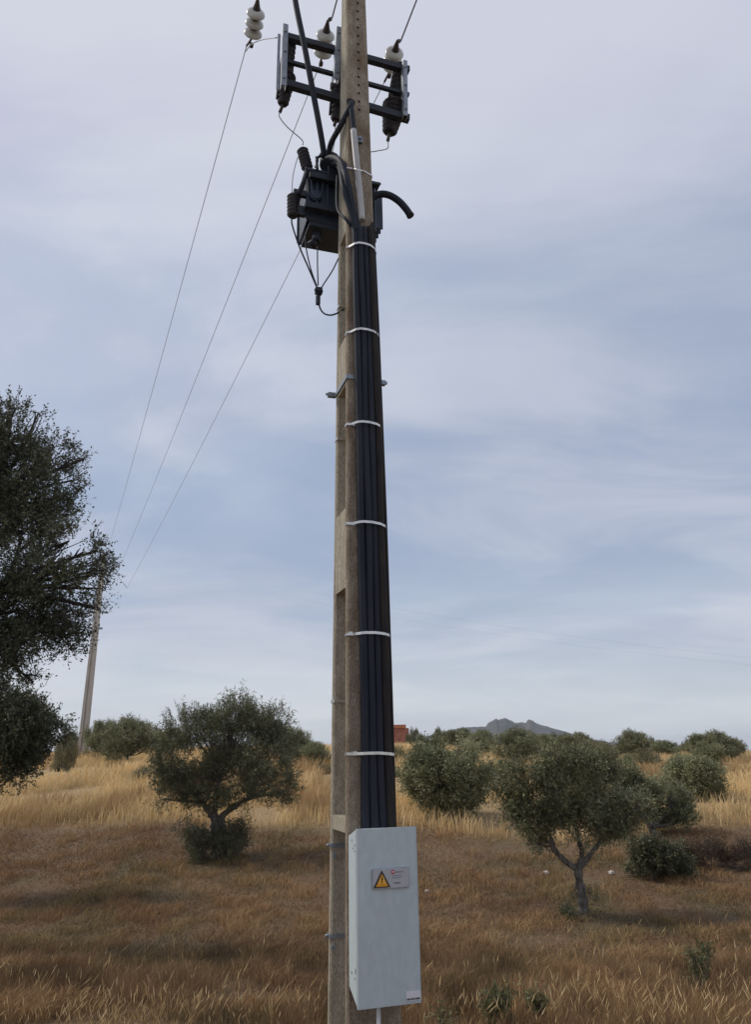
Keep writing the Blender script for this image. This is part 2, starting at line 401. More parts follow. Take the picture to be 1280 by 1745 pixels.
# steel bands over the cables
for y_, xr in ((422, 637), (567, 643), (724, 649), (893, 655), (1080, 661), (1284, 667)):
    z0 = PF(600, y_, .0).z; a = fwid(z0)/2; s = sdep(z0)/2
    c0 = toloc(PF(np.interp(y_, [420, 1425], [601, 617]), y_, .03))[0]; c1 = toloc(PF(np.interp(y_, [420, 1425], [636, 673]), y_, .03))[0]
    b_ = [PW(-a-.004, s-.05, z0), PW(-a-.004, s+.003, z0), PW(c0-.03, s+.006, z0), PW(c0+.006, s+.062, z0), PW(c0+.04, s+.084, z0), PW((c0+c1)/2, s+.087, z0), PW(c1-.04, s+.082, z0-.006), PW(c1+.004, s+.058, z0-.012), PW(max(a, c1)+.012, s+.01, z0-.02), PW(a+.006, s-.05, z0-.03), PW(a+.006, -s+.05, z0-.03)]
    sb_ = MB().ribbon([p_ + ZV*(.006*math.sin(y_*1.7))*(i_ - 5)/5 for i_, p_ in enumerate(b_)], .019, .0025); sb_.box(PW(-a+.035 + .02*math.sin(y_), s+.008, z0), (U, V, ZV), (.014, .004, .013)); sb_.build('steel_band', m_band, pole)
z0 = PF(600, 288, .0).z; a = fwid(z0)/2; s = sdep(z0)/2
MB().ribbon([PW(-a-.004, s-.05, z0), PW(-a-.004, s+.004, z0), toloc and PF(600, 287, .02), PF(606, 288, .072), PF(613, 290, .066), PF(620, 291, .01), PW(a+.004, s+.003, z0-.03), PW(a+.004, s-.05, z0-.04)], .014, .0025).build('steel_band', m_band, pole)
for y_ in (524, 748, 1194):
    q = PL(592, y_, -.1); z0 = q.z; a = fwid(z0)/2; s = sdep(z0)/2; vv = -s + .062 + .008
    l_ = [PW(-a-.004, -s-.003, z0), PW(-a-.004, vv-.003, z0), PW(-a, vv+.002, z0), PW(-.05, vv+.002, z0)]
    MB().ribbon(l_, .022, .003).build('steel_band', m_band, pole)
# grey clamp round the solid block
z0 = PF(594, 642).z; a = fwid(z0)/2; s = sdep(z0)/2; cl = MB()
cl.ribbon([PW(-a-.035, -s-.01, z0), PW(-a-.006, -s-.008, z0), PW(-a-.006, s+.004, z0), PW(-a+.03, s+.006, z0), PW(-.03, s+.006, z0)], .035, .008)
cl.ribbon([PW(a-.02, s+.006, z0), PW(a+.006, s+.004, z0), PW(a+.006, -s, z0)], .035, .008)
cl.box(PW(-a-.035, -s+.0, z0), (U, V, ZV), (.035, .02, .018)); cl.tube([PW(-a-.09, -s+.01, z0), PW(-a-.02, -s+.01, z0)], .012, 8)
cl.box(PW(a+.03, s-.03, z0), (U, V, ZV), (.03, .02, .018)); cl.tube([PW(a+.01, s-.03, z0+.004), PW(a+.075, s-.03, z0+.004)], .014, 8)
cl.build('clamp', m_galv, pole)
for y_ in (1445, 1605):
    z0 = PL(580, y_, .0).z; a = fwid(z0)/2; s = sdep(z0)/2; st = MB()
    st.ribbon([PW(-.03, -s-.004, z0), PW(-a-.006, -s-.004, z0), PW(-a-.006, -s+.068, z0), PW(-a+.004, -s+.070, z0), PW(.06, -s+.070, z0)], .026, .005)
    st.tube([PW(-a-.03, -s+.03, z0), PW(-a, -s+.03, z0)], .009, 8); st.box(PW(-a+.015, -s+.078, z0-.065), (U, V, ZV), (.014, .008, .014))
    st.build('cabinet_strap', m_galv, pole)

# ------------------------------------------------------------------ switch frame at the top
VF = -.26
sw = empty('switch_frame', PL(577, 110, VF), 'grey three phase switch frame with dark insulators bolted behind the pole top', 'switch gear')
def bar(a, b, h, t, name, m, v=VF, par=sw):
    a = PL(*a, v); b = PL(*b, v); d = (b-a).normalized(); return MB().box((a+b)/2, (d, V, d.cross(V)), ((b-a).length/2, t, h)).build(name, m, par)
bar((484, 62), (697, 120), .032, .03, 'rail', m_dsteel)
bar((486, 104), (697, 162), .018, .018, 'rail', m_dsteel)
bar((484, 142), (697, 203), .036, .03, 'rail', m_dsteel)
for (x_, y0, y1, w_, x2) in ((487, 41, 145, .022, 484), (579, 46, 134, .026, 574), (691, 103, 197, .018, 692)):
    a = PL(x_, y0, VF+.07); b = PL(x2, y1, VF+.07); d = (b-a).normalized()
    mb = MB().box((a+b)/2, (U, V, d), (w_, .004, (b-a).length/2)); mb.box((a+b)/2 - U*w_ - V*.035, (U, V, d), (.004, .034, (b-a).length/2)); mb.box((a+b)/2 + U*w_ - V*.035, (U, V, d), (.004, .034, (b-a).length/2))
    if x_ == 487:
        mb.box((a+b)/2 - U*.055 - V*.045 - ZV*.06, (U, V, d), (.014, .004, (b-a).length/2*.9))
    for t in (.12, .45, .88):
        p = a.lerp(b, t); mb.lathe(p + V*.004, V, [(0, .014), (.012, .014)], 8)
    mb.build('channel', m_galv, sw)
def shedded(p, q, r, n, name, m, par, core=.55, taper=1.0, nn=16, caps=True):
    p, q = Vector(p), Vector(q); L_ = (q-p).length; prof = []
    for i in range(n):
        k = r*(1 + (taper-1)*i/max(1, n-1)); h0 = L_*i/n; st = L_/n
        prof += [(h0, k*core), (h0+st*.2, k*core), (h0+st*.45, k*.98), (h0+st*.55, k), (h0+st*.68, k*core)]
    prof.append((L_, r*taper*core)); return MB().lathe(p, q-p, prof, nn).build(name, m, par)
for (top, mid, bot, tip, rr_) in (((496, 68), (489, 128), (482, 178), (477, 191), .062), ((584, 84), (578, 150), (572, 205), (570, 214), .058), ((683, 112), (673, 178), (664, 226), (661, 240), .085)):
    vz = VF - .10
    t_, m_, b_, e_ = PL(*top, vz), PL(*mid, vz), PL(*bot, vz-.02), PL(*tip, vz-.02)
    shedded(t_, t_.lerp(m_, .82), rr_*.95, 6, 'insulator', m_shed, sw)
    shedded(m_, b_, rr_*1.5, 7, 'insulator', m_shed, sw, taper=.62, core=.75)
    mb = MB().tube([t_.lerp(m_, .8), m_], .026, 8); mb.tube([b_, e_], .017, 8); mb.box(m_ + V*.03, (U, V, ZV), (.05, .05, .025))
    mb.tube([t_ - U*.07, m_ - U*.075], .010, 6); mb.tube([m_ - U*.075, b_ - U*.06 + ZV*.05], .012, 6); mb.box(m_ - U*.07, (U, V, ZV), (.022, .02, .03)); mb.box(t_ - U*.07 - ZV*.08, (U, V, ZV), (.018, .02, .03))
    mb.build('terminal', m_cap, sw)

# strain insulators, three strings
farp = [P(177, 958, 40), P(198, 979, 40), P(216, 1002, 40)]
grp = 'strain insulators at the head of the central pole'
def string(pts, disc, ds, rod, wire_from, E, lab, wlab, scale=1.0):
    r_ = empty('strain_insulator', P(*disc[0], ds[0]), lab, 'insulator', grp)
    a = P(*disc[0], ds[0]); b = P(*disc[1], ds[1]); d = (b-a); n = 3
    cap_ = MB(); 
    for i in range(n):
        p = a + d*(i/n); st = d.length/n
        MB().lathe(p, d, [(st*.10, .045), (st*.22, .070), (st*.42, .094), (st*.60, .102), (st*.68, .099), (st*.66, .08), (st*.75, .055), (st*.9, .035)], 24).build('disc', m_porc, r_)
        cap_.lathe(p - d*.02, d, [(0, .022), (.01, .042), (st*.22, .046), (st*.3, .046)], 14)
    cap_.lathe(a - d.normalized()*.11, d, [(0, .012), (.03, .02), (.07, .03), (.11, .044), (.14, .046)], 14)
    cap_.tube([b, P(*wire_from, ds[1]+.12)], .012, 8); cap_.lathe(b + d.normalized()*.06, d, [(0, .015), (.01, .024), (.045, .024), (.055, .015)], 10)
    rp = [P(x_, y_, ds[0]-.02) for x_, y_ in rod] + [a - d.normalized()*.1]
    cap_.tube(rp, .009, 6); cap_.lathe(rp[-2].lerp(rp[-1], .3), rp[-1]-rp[-2], [(0, .012), (.02, .022), (.07, .018), (.08, .01)], 8)
    cap_.build('end_fitting', m_cap, r_)
    S = P(*wire_from, ds[1]+.12); Lw = (E-S).length
    w = MB().tube([S.lerp(E, t) - ZV*(Lw*.004*4*t*(1-t)) for t in np.linspace(0, 1, 40)], .0052, 5).build('conductor_wire', m_wire); tag(w, wlab, 'wire', 'conductors running to the far pole')
string(None, [(437, 14), (430, 64)], (6.2, 6.5), [(442, -60), (440, -10)], (420, 78), farp[0], 'white disc strain insulator hanging alone left of the switch frame', 'leftmost overhead wire, from the lone left insulator to the far pole')
string(None, [(556, 52), (549, 96)], (6.2, 6.48), [(585, -40), (566, 30)], (545, 110), farp[1], 'white disc strain insulator behind the left half of the switch frame', 'middle overhead wire of the three running to the far pole')
string(None, [(674, 84), (666, 118)], (6.35, 6.6), [(718, -20), (683, 70)], (655, 140), farp[2], 'white disc strain insulator right of the pole at the switch frame corner', 'lowest overhead wire, passing behind the pole and transformer to the far pole')
def wire(pts, r, label, name='jumper_wire', m=m_wire, cat='wire', n=6, k=8): return tag(MB().tube(curve(pts, k), r, n).build(name, m), label, cat)
wire([P(418, 88, 6.6), P(428, 76, 6.5), P(445, 68, 6.3), P(472, 64, 5.9)], .006, 'thin pale wire arching from the left insulator to the switch frame')
wire([PL(477, 191, -.38), PL(476, 199, -.38), PL(490, 217, -.4), PL(514, 238, -.42), PL(516, 247, -.42)], .0055, 'thin bent wire dropping from the left switch insulator to the transformer bushing', k=5)
wire([PL(661, 240, -.38), PL(661, 252, -.38), PL(650, 256, -.45), PL(625, 260, -.55), PL(600, 264, -.6)], .0055, 'thin bent wire below the right switch insulator going behind the pole', k=5)
wire([PL(571, 213, -.38), PL(571, 235, -.38), PL(566, 262, -.42)], .0055, 'thin wire dropping from the middle switch insulator beside the pole', k=4)

# ------------------------------------------------------------------ transformer
VT = -.24
tr = empty('transformer', PL(577, 371, VT-.25), 'dark blue grey pole mounted transformer tank high on the central pole', 'transformer')
TL = toloc(PL(521, 371, VT)); TR_ = toloc(PL(643, 399, VT)); zt0 = TL[2]; zt1 = toloc(PL(524, 292, VT))[2]
uc = (TL[0]+TR_[0])/2; hw = (TR_[0]-TL[0])/2; dp = .21
tb = MB().box(PW(uc, VT-dp, (zt0+zt1)/2), (U, V, ZV), (hw, dp, (zt1-zt0)/2), .02)
for i in range(7):
    u_ = uc - hw + .05 + i*.05
    if i in (1, 3, 5): tb.box(PW(u_, VT+.008, (zt0+zt1)/2+.02), (U, V, ZV), (.008, .010, (zt1-zt0)/2*.8))
tb.box(PW(uc, VT-dp, zt0-.018), (U, V, ZV), (hw-.04, dp-.04, .017)); tb.build('tank', m_tank, tr)
MB().box(PW(uc+.01, VT-dp, zt1+.016), (U, V, ZV), (hw+.03, dp+.03, .015), .006).build('lid', m_tank, tr)
for k, sx in ((1, 1),):
    fm = MB()
    for j in range(6): fm.box(PW(uc + sx*(hw+.035), VT-.04-j*.068, (zt0+zt1)/2), (U, V, ZV), (.034, .009, (zt1-zt0)/2*.72))
    fm.build('cooling_fins', m_tank, tr)
bz = MB()
bz.box(PW(uc-.05, VT+.04, zt0+.10), (U, V, ZV), (hw*.9, .03, .03)); bz.box(PW(uc-.05, VT+.04, zt1-.08), (U, V, ZV), (hw*.8, .03, .03)); bz.build('mounting_bracket', m_dsteel, tr)
for (p0, p1, r_, vv) in (((524, 288), (515, 255), .058, VT-.10), ((499, 369), (499, 333), .055, VT-.02), ((553, 282), (551, 262), .04, VT-.12)):
    shedded(PL(*p0, vv), PL(*p1, vv), r_, 6, 'bushing', m_shed, tr, core=.72)
ar = MB(); ar.box(PL(511, 330, VT-.02), (U, V, ZV), (.06, .02, .03)); ar.tube([PL(508, 332, VT), PL(524, 290, VT)], .02, 8); ar.box(PL(511, 360, VT-.02), (U, V, ZV), (.05, .02, .05)); ar.build('arrester_arm', m_dsteel, tr)
dv = MB().tube([PL(541, 398, VT-.12), PL(538, 412, VT-.12)], .042, 10); dv.tube([PL(526, 418, VT-.12), PL(540, 408, VT-.12)], .028, 8); dv.tube([PL(534, 421, VT-.14), PL(540, 404, VT-.14)], .02, 8); dv.build('drain_valve', m_dsteel, tr)
gl = MB().lathe(PL(562, 285, VT-.05), ZV, [(0, .09), (.02, .10), (.10, .095), (.13, .06)], 18); gl.box(PL(568, 300, VT+.02), (U, V, ZV), (.06, .03, .09), .01); gl.build('cable_gland', m_dsteel, tr)
hk = MB(); hk.lathe(PL(538, 334, VT), -V*-1, [(0, .06), (.012, .055)], 18); hk.tube(curve([PL(529, 300, VT+.03), PL(533, 330, VT+.03), PL(540, 338, VT+.03), PL(548, 330, VT+.03), PL(552, 300, VT+.03)], 5), .007, 6); hk.build('inspection_cover', m_tank, tr)

def cable(pts, r, label, m=m_rubber): return wire(pts, r, label, 'black_cable', m, 'cable', 12)
cable([PL(499, -30, .05), PL(505, 12, .03), PL(519, 80, -.0), PL(534, 160, -.08), PL(546, 225, -.16), PL(553, 268, -.24)], .028, 'long black cable from the frame top crossing the switch rails to the transformer')
cable([PF(598, 174, -.02), PF(598, 181, .03), PL(590, 196, .12), PL(576, 222, .02), PL(564, 245, -.12), PL(558, 272, -.24)], .026, 'short black cable running down left from the hole in the pole')
cable([PF(597, 176, .0), PF(599, 190, .035), PF(602, 215, .035), PF(604, 240, .03)], .024, 'short black cable from the pole hole into the grey conduit')
tag(MB().tube(curve([PF(602.5, 222, .035), PF(606, 260, .035), PF(610, 300, .04), PF(614, 340, .045), PF(617, 376, .045)], 6), .029, 14).build('conduit', m_pvc), 'light grey plastic conduit on the pole above the black cables', 'conduit')
for j, (pts, lb) in enumerate([
    ([PL(556, 272, -.22), PL(566, 268, -.12), PL(580, 275, .1), PF(590, 300, .03), PF(600, 350, .03), PF(606, 395, .03)], 'black cable looping from the transformer top, outermost of the loops'),
    ([PL(566, 275, -.22), PL(577, 277, -.05), PF(588, 296, .04), PF(596, 330, .04), PF(604, 366, .03), PF(612, 400, .03)], 'black cable looping from the transformer top, second of the loops'),
    ([PL(574, 282, -.2), PL(580, 290, -.05), PF(584, 315, .02), PF(592, 345, .03), PF(601, 375, .03), PF(604, 400, .02)], 'black cable looping from the transformer top, innermost of the loops'),
    ([PL(575, 300, -.1), PL(574, 330, -.02), PL(576, 358, .06), PF(588, 372, .02), PF(598, 384, .02)], 'thin black cable sagging beside the left edge of the pole')]):
    cable(pts, (.026, .026, .022, .013)[j], lb)
cable([PL(539, 268, -.26), PL(541, 274, -.24), PL(538, 285, -.22)], .012, 'small black cable hook on the transformer lid')
cable([PL(553, 270, -.24), PL(546, 266, -.22), PL(540, 272, -.22), PL(541, 288, -.2)], .013, 'small black cable arch over the transformer lid')
z_s = PL(632, 345, -.15)
dd = empty('duct_pipe', PL(640, 340, -.2), 'bent black open ended duct sticking out right of the pole', 'duct')
pp = curve([PL(622, 352, -.22), PL(634, 338, -.2), PL(648, 331, -.17), PL(664, 333, -.14), PL(680, 343, -.11), PL(692, 356, -.09), PL(700, 368, -.08)], 6)
MB().tube(pp, .033, 16, cap=False).build('pipe', m_rubber, dd)
MB().tube([pp[-1] - (pp[-1]-pp[-2])*1.2, pp[-1] + (pp[-1]-pp[-2])*.2], .036, 16).build('pipe_end', m_rubber2, dd)
for j, (pts, lb) in enumerate([
    ([PL(497, 370, -.26), PL(498, 384, -.26), PL(510, 420, -.24), PL(525, 455, -.22), PL(537, 483, -.2), PL(541, 492, -.2)], 'thin black earth wire from the left arrester down to the connector'),
    ([PL(520, 400, -.3), PL(522, 425, -.27), PL(530, 460, -.22), PL(540, 488, -.2)], 'thin earth wire falling from under the tank, left of the drain valve'),
    ([PL(541, 420, -.3), PL(541, 450, -.24), PL(542, 486, -.2)], 'thin earth wire hanging straight down from the drain valve'),
    ([PL(577, 440, -.1), PL(566, 462, -.14), PL(553, 482, -.18), PL(546, 493, -.2)], 'thin earth wire from the pole edge to the connector'),
    ([PL(543, 510, -.2), PL(545, 524, -.2), PL(552, 534, -.18), PL(563, 537, -.15), PL(574, 534, -.12), PL(586, 527, -.10)], 'thin earth wire curling from the connector to the steel band')]):
    wire(pts, .0075 if j in (0, 4) else .006, lb, 'earth_wire', m_rubber)
cn = MB(); cn.box(PL(543, 496, -.2), (U, V, ZV), (.032, .02, .035), .005); cn.box(PL(542, 511, -.2), (U, V, ZV), (.018, .018, .05), .005); cn.tube([PL(536, 493, -.18), PL(550, 497, -.18)], .012, 8)
tag(cn.build('wire_connector', m_dsteel), 'small dark connector joining the earth wires left of the pole', 'connector')
wire([PL(497, 330, -.27), PL(499, 300, -.3), PL(506, 272, -.33), PL(514, 254, -.35)], .005, 'thin wire between the two left bushings of the transformer')

# ------------------------------------------------------------------ metal cabinet
cab = empty('electric_cabinet', PF(655, 1725, .05), 'tall light grey metal cabinet strapped low on the front of the pole', 'cabinet')
fl = PF(608.5, 1413, .23); fr = PF(708.5, 1413, .23); bl = PF(613, 1722, .23)
vz1 = toloc(fl)[1]; u1, _, zt = toloc(fl); u2 = toloc(PL(709, 1413, vz1))[0]; zb = toloc(PL(613.5, 1722, vz1))[2]; vz0 = vz1 - .20
ub1, ub2 = u1, u2
prof = [(vz0, zb+.085), (vz0+.02, zb+.075), (vz1-.028, zb+.008), (vz1-.028, zt-.004), (vz1-.05, zt-.012), (vz0, zt-.055)]
MB().loft([[PW(ub1, v_, z_) for v_, z_ in prof], [PW(ub2, v_, z_) for v_, z_ in prof]]).build('housing', m_paint, cab)
MB().box(PW((ub1+ub2)/2, vz1-.013, (zb+zt)/2), (U, V, ZV), ((ub2-ub1)/2+.003, .0145, (zt-zb)/2), .003).build('front_door', m_paint, cab)
for (v_, z_, r_) in ((.06, .12, .006), (.09, .075, .006), (.03, .10, .007), (.03, .135, .006)):
    MB().lathe(PW(ub1+.0005, vz1-.028-v_*1.0, zt-z_), -U, [(0, r_), (.003, r_)], 8).build('bolt', m_greyp, cab)
for (v_, z_, r_) in ((.03, .20, .008), (.03, .185, .008), (.11, .17, .009), (.045, .15, .007)):
    MB().lathe(PW(ub1+.0005, vz1-.028-v_, zb+z_), -U, [(0, r_), (.003, r_)], 8).build('bolt', m_greyp, cab)
# warning plate with its print
pz = MB(); fv = vz1 + .0015
def face(px, py, off): return PL(px, py, fv + off)
pc = (face(634.5, 1479, 0) + face(696.5, 1513, 0))/2; uc_, _, zc_ = toloc(pc); pw = (toloc(face(696.5, 1495, 0))[0] - toloc(face(634.5, 1495, 0))[0])/2; ph = (toloc(face(665, 1479, 0))[2] - toloc(face(665, 1513, 0))[2])/2
plate = MB().box(PW(uc_, fv+.008, zc_), (U, V, ZV), (pw, .007, ph), .002).build('warning_plate', m_plate, cab)
pv = fv + .0155
def poly(pts, th, off, name, m, par):
    r1 = [PW(uc_ + x_*pw, pv + off, zc_ + y_*ph) for x_, y_ in pts]; r2 = [p_ + V*th for p_ in r1]
    o = MB().loft([r1, r2]).build(name, m, None); o.parent = par; return o
poly([(-.98, -.88), (-.05, -.88), (-.515, .86)], .0012, 0, 'warning_triangle', m_black, plate)
poly([(-.85, -.76), (-.18, -.76), (-.515, .50)], .0012, .0014, 'triangle_field', m_orange, plate)
poly([(-.70, -.5), (-.62, -.5), (-.57, .15), (-.62, .12)], .001, .0028, 'bolt_mark', m_yellow, plate)
poly([(-.44, -.5), (-.34, -.5), (-.41, .15), (-.46, .2)], .001, .0028, 'bolt_mark', m_yellow, plate)
poly([(-.56, -.55), (-.50, -.1), (-.56, -.08), (-.50, .25), (-.46, .0), (-.50, -.02)], .001, .0040, 'lightning_mark', m_black, plate)
poly([(.10 + .11*math.cos(t), .62 + .21*math.sin(t)) for t in np.linspace(0, 2*math.pi, 17)[:-1]], .0012, 0, 'red_emblem', m_red, plate)
poly([(.03, .58), (.17, .58), (.17, .68), (.03, .68)], .001, .0014, 'emblem_bar', m_white, plate)
tx = MB(); rr = random.Random(5)
for (y0, x0, x1, h) in ((.60, .26, .66, .05), (.22, .08, .60, .035), (.02, .05, .55, .03), (-.50, .16, .52, .075)):
    x_ = x0; tx = MB()
    while x_ < x1:
        w_ = rr.uniform(.015, .035); tx.box(PW(uc_ + x_*pw, pv + .0005, zc_ + y0*ph), (U, V, ZV), (w_*pw/2, .0005, h*ph*rr.uniform(.7, 1))); x_ += w_ + .018
    tx.build('print_line', m_greyp).parent = plate

# maker's label bottom right
l0 = toloc(face(692, 1699, 0)); l1 = toloc(face(717.5, 1711, 0))
lb = MB().box(PW((l0[0]+l1[0])/2, fv+.001, zb+.045), (U, V, ZV), ((l1[0]-l0[0])/2, .001, .026)).build('maker_label', m_white, cab)
tx = MB(); x_ = l0[0]+.008
while x_ < l1[0]-.008:
    w_ = rr.uniform(.004, .008); tx.box(PW(x_, fv+.0028, zb+.029), (U, V, ZV), (w_/2, .0006, .005)); x_ += w_+.003
tx = tx.build('label_print', m_black, None); tx.parent = lb
tag(MB().tube([PW(toloc(PL(645, 1722, vz1-.10))[0], vz1-.10, zb+.05), PW(toloc(PL(645, 1722, vz1-.10))[0]+.004, vz1-.10, -.25)], .0125, 12).build('outlet_pipe', m_white), 'thin white pipe coming out under the grey cabinet', 'pipe')

# ------------------------------------------------------------------ far pole
fb = ground_at(137, 40.0); ft = P(176, 945, 40.0)
fp = empty('power_pole', fb, 'distant pale concrete pole in the golden field behind the oak', 'power pole')
def ringf(c, a, b): return [c + Vector((x_*a, y_*b, 0)) for x_, y_ in ((-1,-1), (-.2,-1), (-.15,-.6), (.15,-.6), (.2,-1), (1,-1), (1,1), (-1,1))]
MB().loft([ringf(fb - ZV*.6, .20, .17), ringf(ft, .11, .09)]).build('shaft', m_conc2, fp)
for y_, w_ in ((1048, .5), (1076, .35)):
    t = (1290 - y_)/345; c_ = fb.lerp(ft, t); MB().box(c_, ((1, .3, 0), (-.3, 1, 0), ZV), (w_, .05, .05)).build('bracket', m_galv, fp)
ca = MB(); ca.tube([ft - ZV*.3, farp[0]], .03, 6); ca.tube([ft - ZV*.3, farp[1]], .02, 6); ca.tube([farp[1], farp[2]], .012, 6); ca.build('crossarm', m_galv, fp)

# two faint lines over the fields at right
for (a, b, s, lb) in (((640, 1030, 120), (1300, 1123, 95), 10, 'upper faint wire crossing the sky right of the pole'), ((640, 1047, 120), (1300, 1135, 95), 10, 'lower faint wire crossing the sky right of the pole')):
    S, E = P(*a), P(*b); tag(MB().tube([S.lerp(E, t) - ZV*(4*t*(1-t)*.6) for t in np.linspace(-.3, 1.3, 20)], .007, 4).build('distant_wire', m_wire), lb, 'wire', 'faint distant wires')

# ------------------------------------------------------------------ trees
OL_D = np.array([.110, .125, .048]); OL_L = np.array([.43, .435, .23]); OK_D = np.array([.028, .035, .017]); OK_L = np.array([.13, .14, .068])
def leaves(blobs, n, lper, llen, lwid, slen, rs, cd, cl, gap=.40, up=.35, name='crown', m=m_leaf, shell=.55, warm=0.0, gs=2.2):
    """blobs: (x,y,z,rx,ry,rz); sprays of leaves through the volume of each clump, with gaps"""
    g_ = np.random.default_rng(rs); B = np.array(blobs, float); vol = (B[:, 3]*B[:, 5]*np.sqrt(B[:, 4]*B[:, 3])); pr = vol**.8; pr /= pr.sum()
    n0 = int(n*1.9); bi = g_.choice(len(B), n0, p=pr); d = g_.normal(size=(n0, 3)); d /= np.linalg.norm(d, axis=1)[:, None]
    rad = shell + (1-shell)*g_.random(n0)**.7
    rad *= .70 + .62*vnoise(d[:, 0]*2.3+bi*3.1, d[:, 1]*2.3+9, d[:, 2]*2.3+20)
    p = B[bi, :3] + d*rad[:, None]*B[bi, 3:6]
    keep = fbm(p[:, 0]*gs+11, p[:, 1]*gs+3, p[:, 2]*gs+7, 2) > gap; p, d, bi = p[keep][:n], d[keep][:n], bi[keep][:n]; n = len(p)
    sdir = d*.7 + g_.normal(size=(n, 3))*.45; sdir[:, 2] += up; sdir /= np.linalg.norm(sdir, axis=1)[:, None]
    sl_ = slen*(.6 + .8*g_.random(n))
    t = (np.arange(lper)+.5)/lper
    base = p[:, None, :] + sdir[:, None, :]*(sl_[:, None]*t[None])[:, :, None]
    base += g_.normal(size=base.shape)*slen*.10
    ld = sdir[:, None, :]*.55 + g_.normal(size=base.shape)*.65; ld /= np.linalg.norm(ld, axis=2)[:, :, None]
    nn = g_.normal(size=base.shape); nn[..., 2] += .9; sv = np.cross(ld, nn); sv /= np.linalg.norm(sv, axis=2)[:, :, None] + 1e-9
    sz = (.65 + .7*g_.random(base.shape[:2]))[:, :, None]; L_ = llen*sz; w_ = lwid*sz
    up_ = np.cross(sv, ld)
    v0 = base; v1 = base + ld*L_*.5 + sv*w_*.5 + up_*w_*.12; v2 = base + ld*L_; v3 = base + ld*L_*.5 - sv*w_*.5 + up_*w_*.12
    Vv = np.stack([v0, v1, v2, v3], 2).reshape(-1, 3); k = len(Vv)//4
    cn_ = fbm(p[:, 0]*1.6, p[:, 1]*1.6+5, p[:, 2]*1.6, 2)
    mixv = np.clip((cn_ - .35)*2.2, 0, 1)[:, None]*.55 + g_.random(base.shape[:2])*.45
    col = cd + (cl - cd)*mixv[..., None]; yl = (g_.random(base.shape[:2]) < warm)[..., None]; col = np.where(yl, col*np.array([1.7, 1.25, .7]), col)
    # twigs run through each spray
    tv = np.stack([p - sdir*slen*.3, p + sdir*(sl_[:, None])*.9, p + sdir*(sl_[:, None])*.9 + np.array([.003, .003, 0]), p - sdir*slen*.3 + np.array([.006, .006, 0])], 1).reshape(-1, 3)
    tcol = np.tile(np.array([.06, .05, .04]), (len(tv), 1))
    Vv = np.concatenate([Vv, tv]); cc = np.concatenate([np.repeat(col.reshape(-1, 3), 4, 0), tcol])
    return npmesh(name, Vv, np.arange(len(Vv)).reshape(-1, 4), m, cc)
def wood(stems, blobs, fork, r0_, rs, sub=4, name='trunk', m=m_bark, wig=.12):
    q = random.Random(rs); mb = MB()
    for pts, ra, rb in stems:
        cp = curve(pts, 7); k_ = len(cp); cp = [p_ + Vector((q.uniform(-1, 1), q.uniform(-1, 1), 0))*ra*.16 for p_ in cp]
        rd_ = [(ra + (rb-ra)*i/(k_-1))*q.uniform(.86, 1.16)*(1 + (.55*max(0, 1 - i/(k_*.3)) if ra > .05 else 0)) for i in range(k_)]; mb.tube(cp, rd_, 11)
    for (x_, y_, z_, rx, ry, rz) in blobs:
        c_ = Vector((x_, y_, z_)); f_ = min(fork, key=lambda p_: (Vector(p_) - c_).length + .6*max(0, p_[2]-z_)); f_ = Vector(f_); Lb = (c_-f_).length
        mid = f_.lerp(c_, .45) + Vector((q.uniform(-1, 1), q.uniform(-1, 1), q.uniform(-1.2, .2)))*Lb*wig
        cp = curve([f_, mid, c_], 5); mb.tube(cp, list(np.linspace(r0_, r0_*.3, len(cp))), 7)
        for _ in range(sub):
            st = cp[q.randint(3, len(cp)-1)]; e = c_ + Vector((q.uniform(-1, 1)*rx, q.uniform(-1, 1)*ry, q.uniform(-.8, 1)*rz))*.85
            md = st.lerp(e, .5) + Vector((q.uniform(-1, 1), q.uniform(-1, 1), q.uniform(-.5, 1)))*.1*(e-st).length
            c2 = curve([st, md, e], 3); mb.tube(c2, list(np.linspace(r0_*.38, .004, len(c2))), 5)
    return mb.build(name, m)
def hero(kind, base, d, pblobs, stems, forks, r0_, lab, cat, n, lper, llen, lwid, slen, rs, cd=OL_D, cl=OL_L, gap=.4, depth=1.0, m=m_leaf, bark=m_bark, group=None, warm=0., sub=4, shell=.5, up=.35, gs=2.2):
    """blobs given in picture units at the tree's real distance, turned to metres round the trunk's foot"""
    root = empty(kind, base, lab, cat, group); q = random.Random(rs)
    def loc(px, py, dy=0.0): return P(px, py, d) + Vector((0, dy, 0)) - Vector(base)
    mp = (P(640, 1300, d) - P(639, 1300, d)).length; bl_ = []
    for b in pblobs:
        px, py, rx, rz = b[:4]; dy = b[4] if len(b) > 4 else q.uniform(-.5, .5)*depth
        c_ = loc(px, py, dy); bl_.append((c_.x, c_.y, c_.z, rx*mp, (rx+rz)/2*mp*1.0, rz*mp))
    if n > 1500:
        for bb in list(bl_):
            for _ in range(2):
                a_ = q.uniform(0, 6.28); e_ = q.uniform(.85, 1.12); k_ = q.uniform(.14, .30)*bb[3]
                bl_.append((bb[0] + math.cos(a_)*bb[3]*e_, bb[1] + q.uniform(-.6, .6)*bb[4], bb[2] + math.sin(a_)*bb[5]*e_, k_, k_, k_*q.uniform(.8, 1.3)))
    st = [([loc(*p_) for p_ in s_[0]], s_[1], s_[2]) for s_ in stems]; fk = [loc(*p_) for p_ in forks]
    w = wood(st, bl_[:len(pblobs)], fk, r0_, rs, sub, m=bark); w.parent = root
    c = leaves(bl_, n, lper, llen, lwid, slen, rs, cd, cl, gap, up, m=m, warm=warm, shell=shell, gs=gs); c.parent = root
    return root

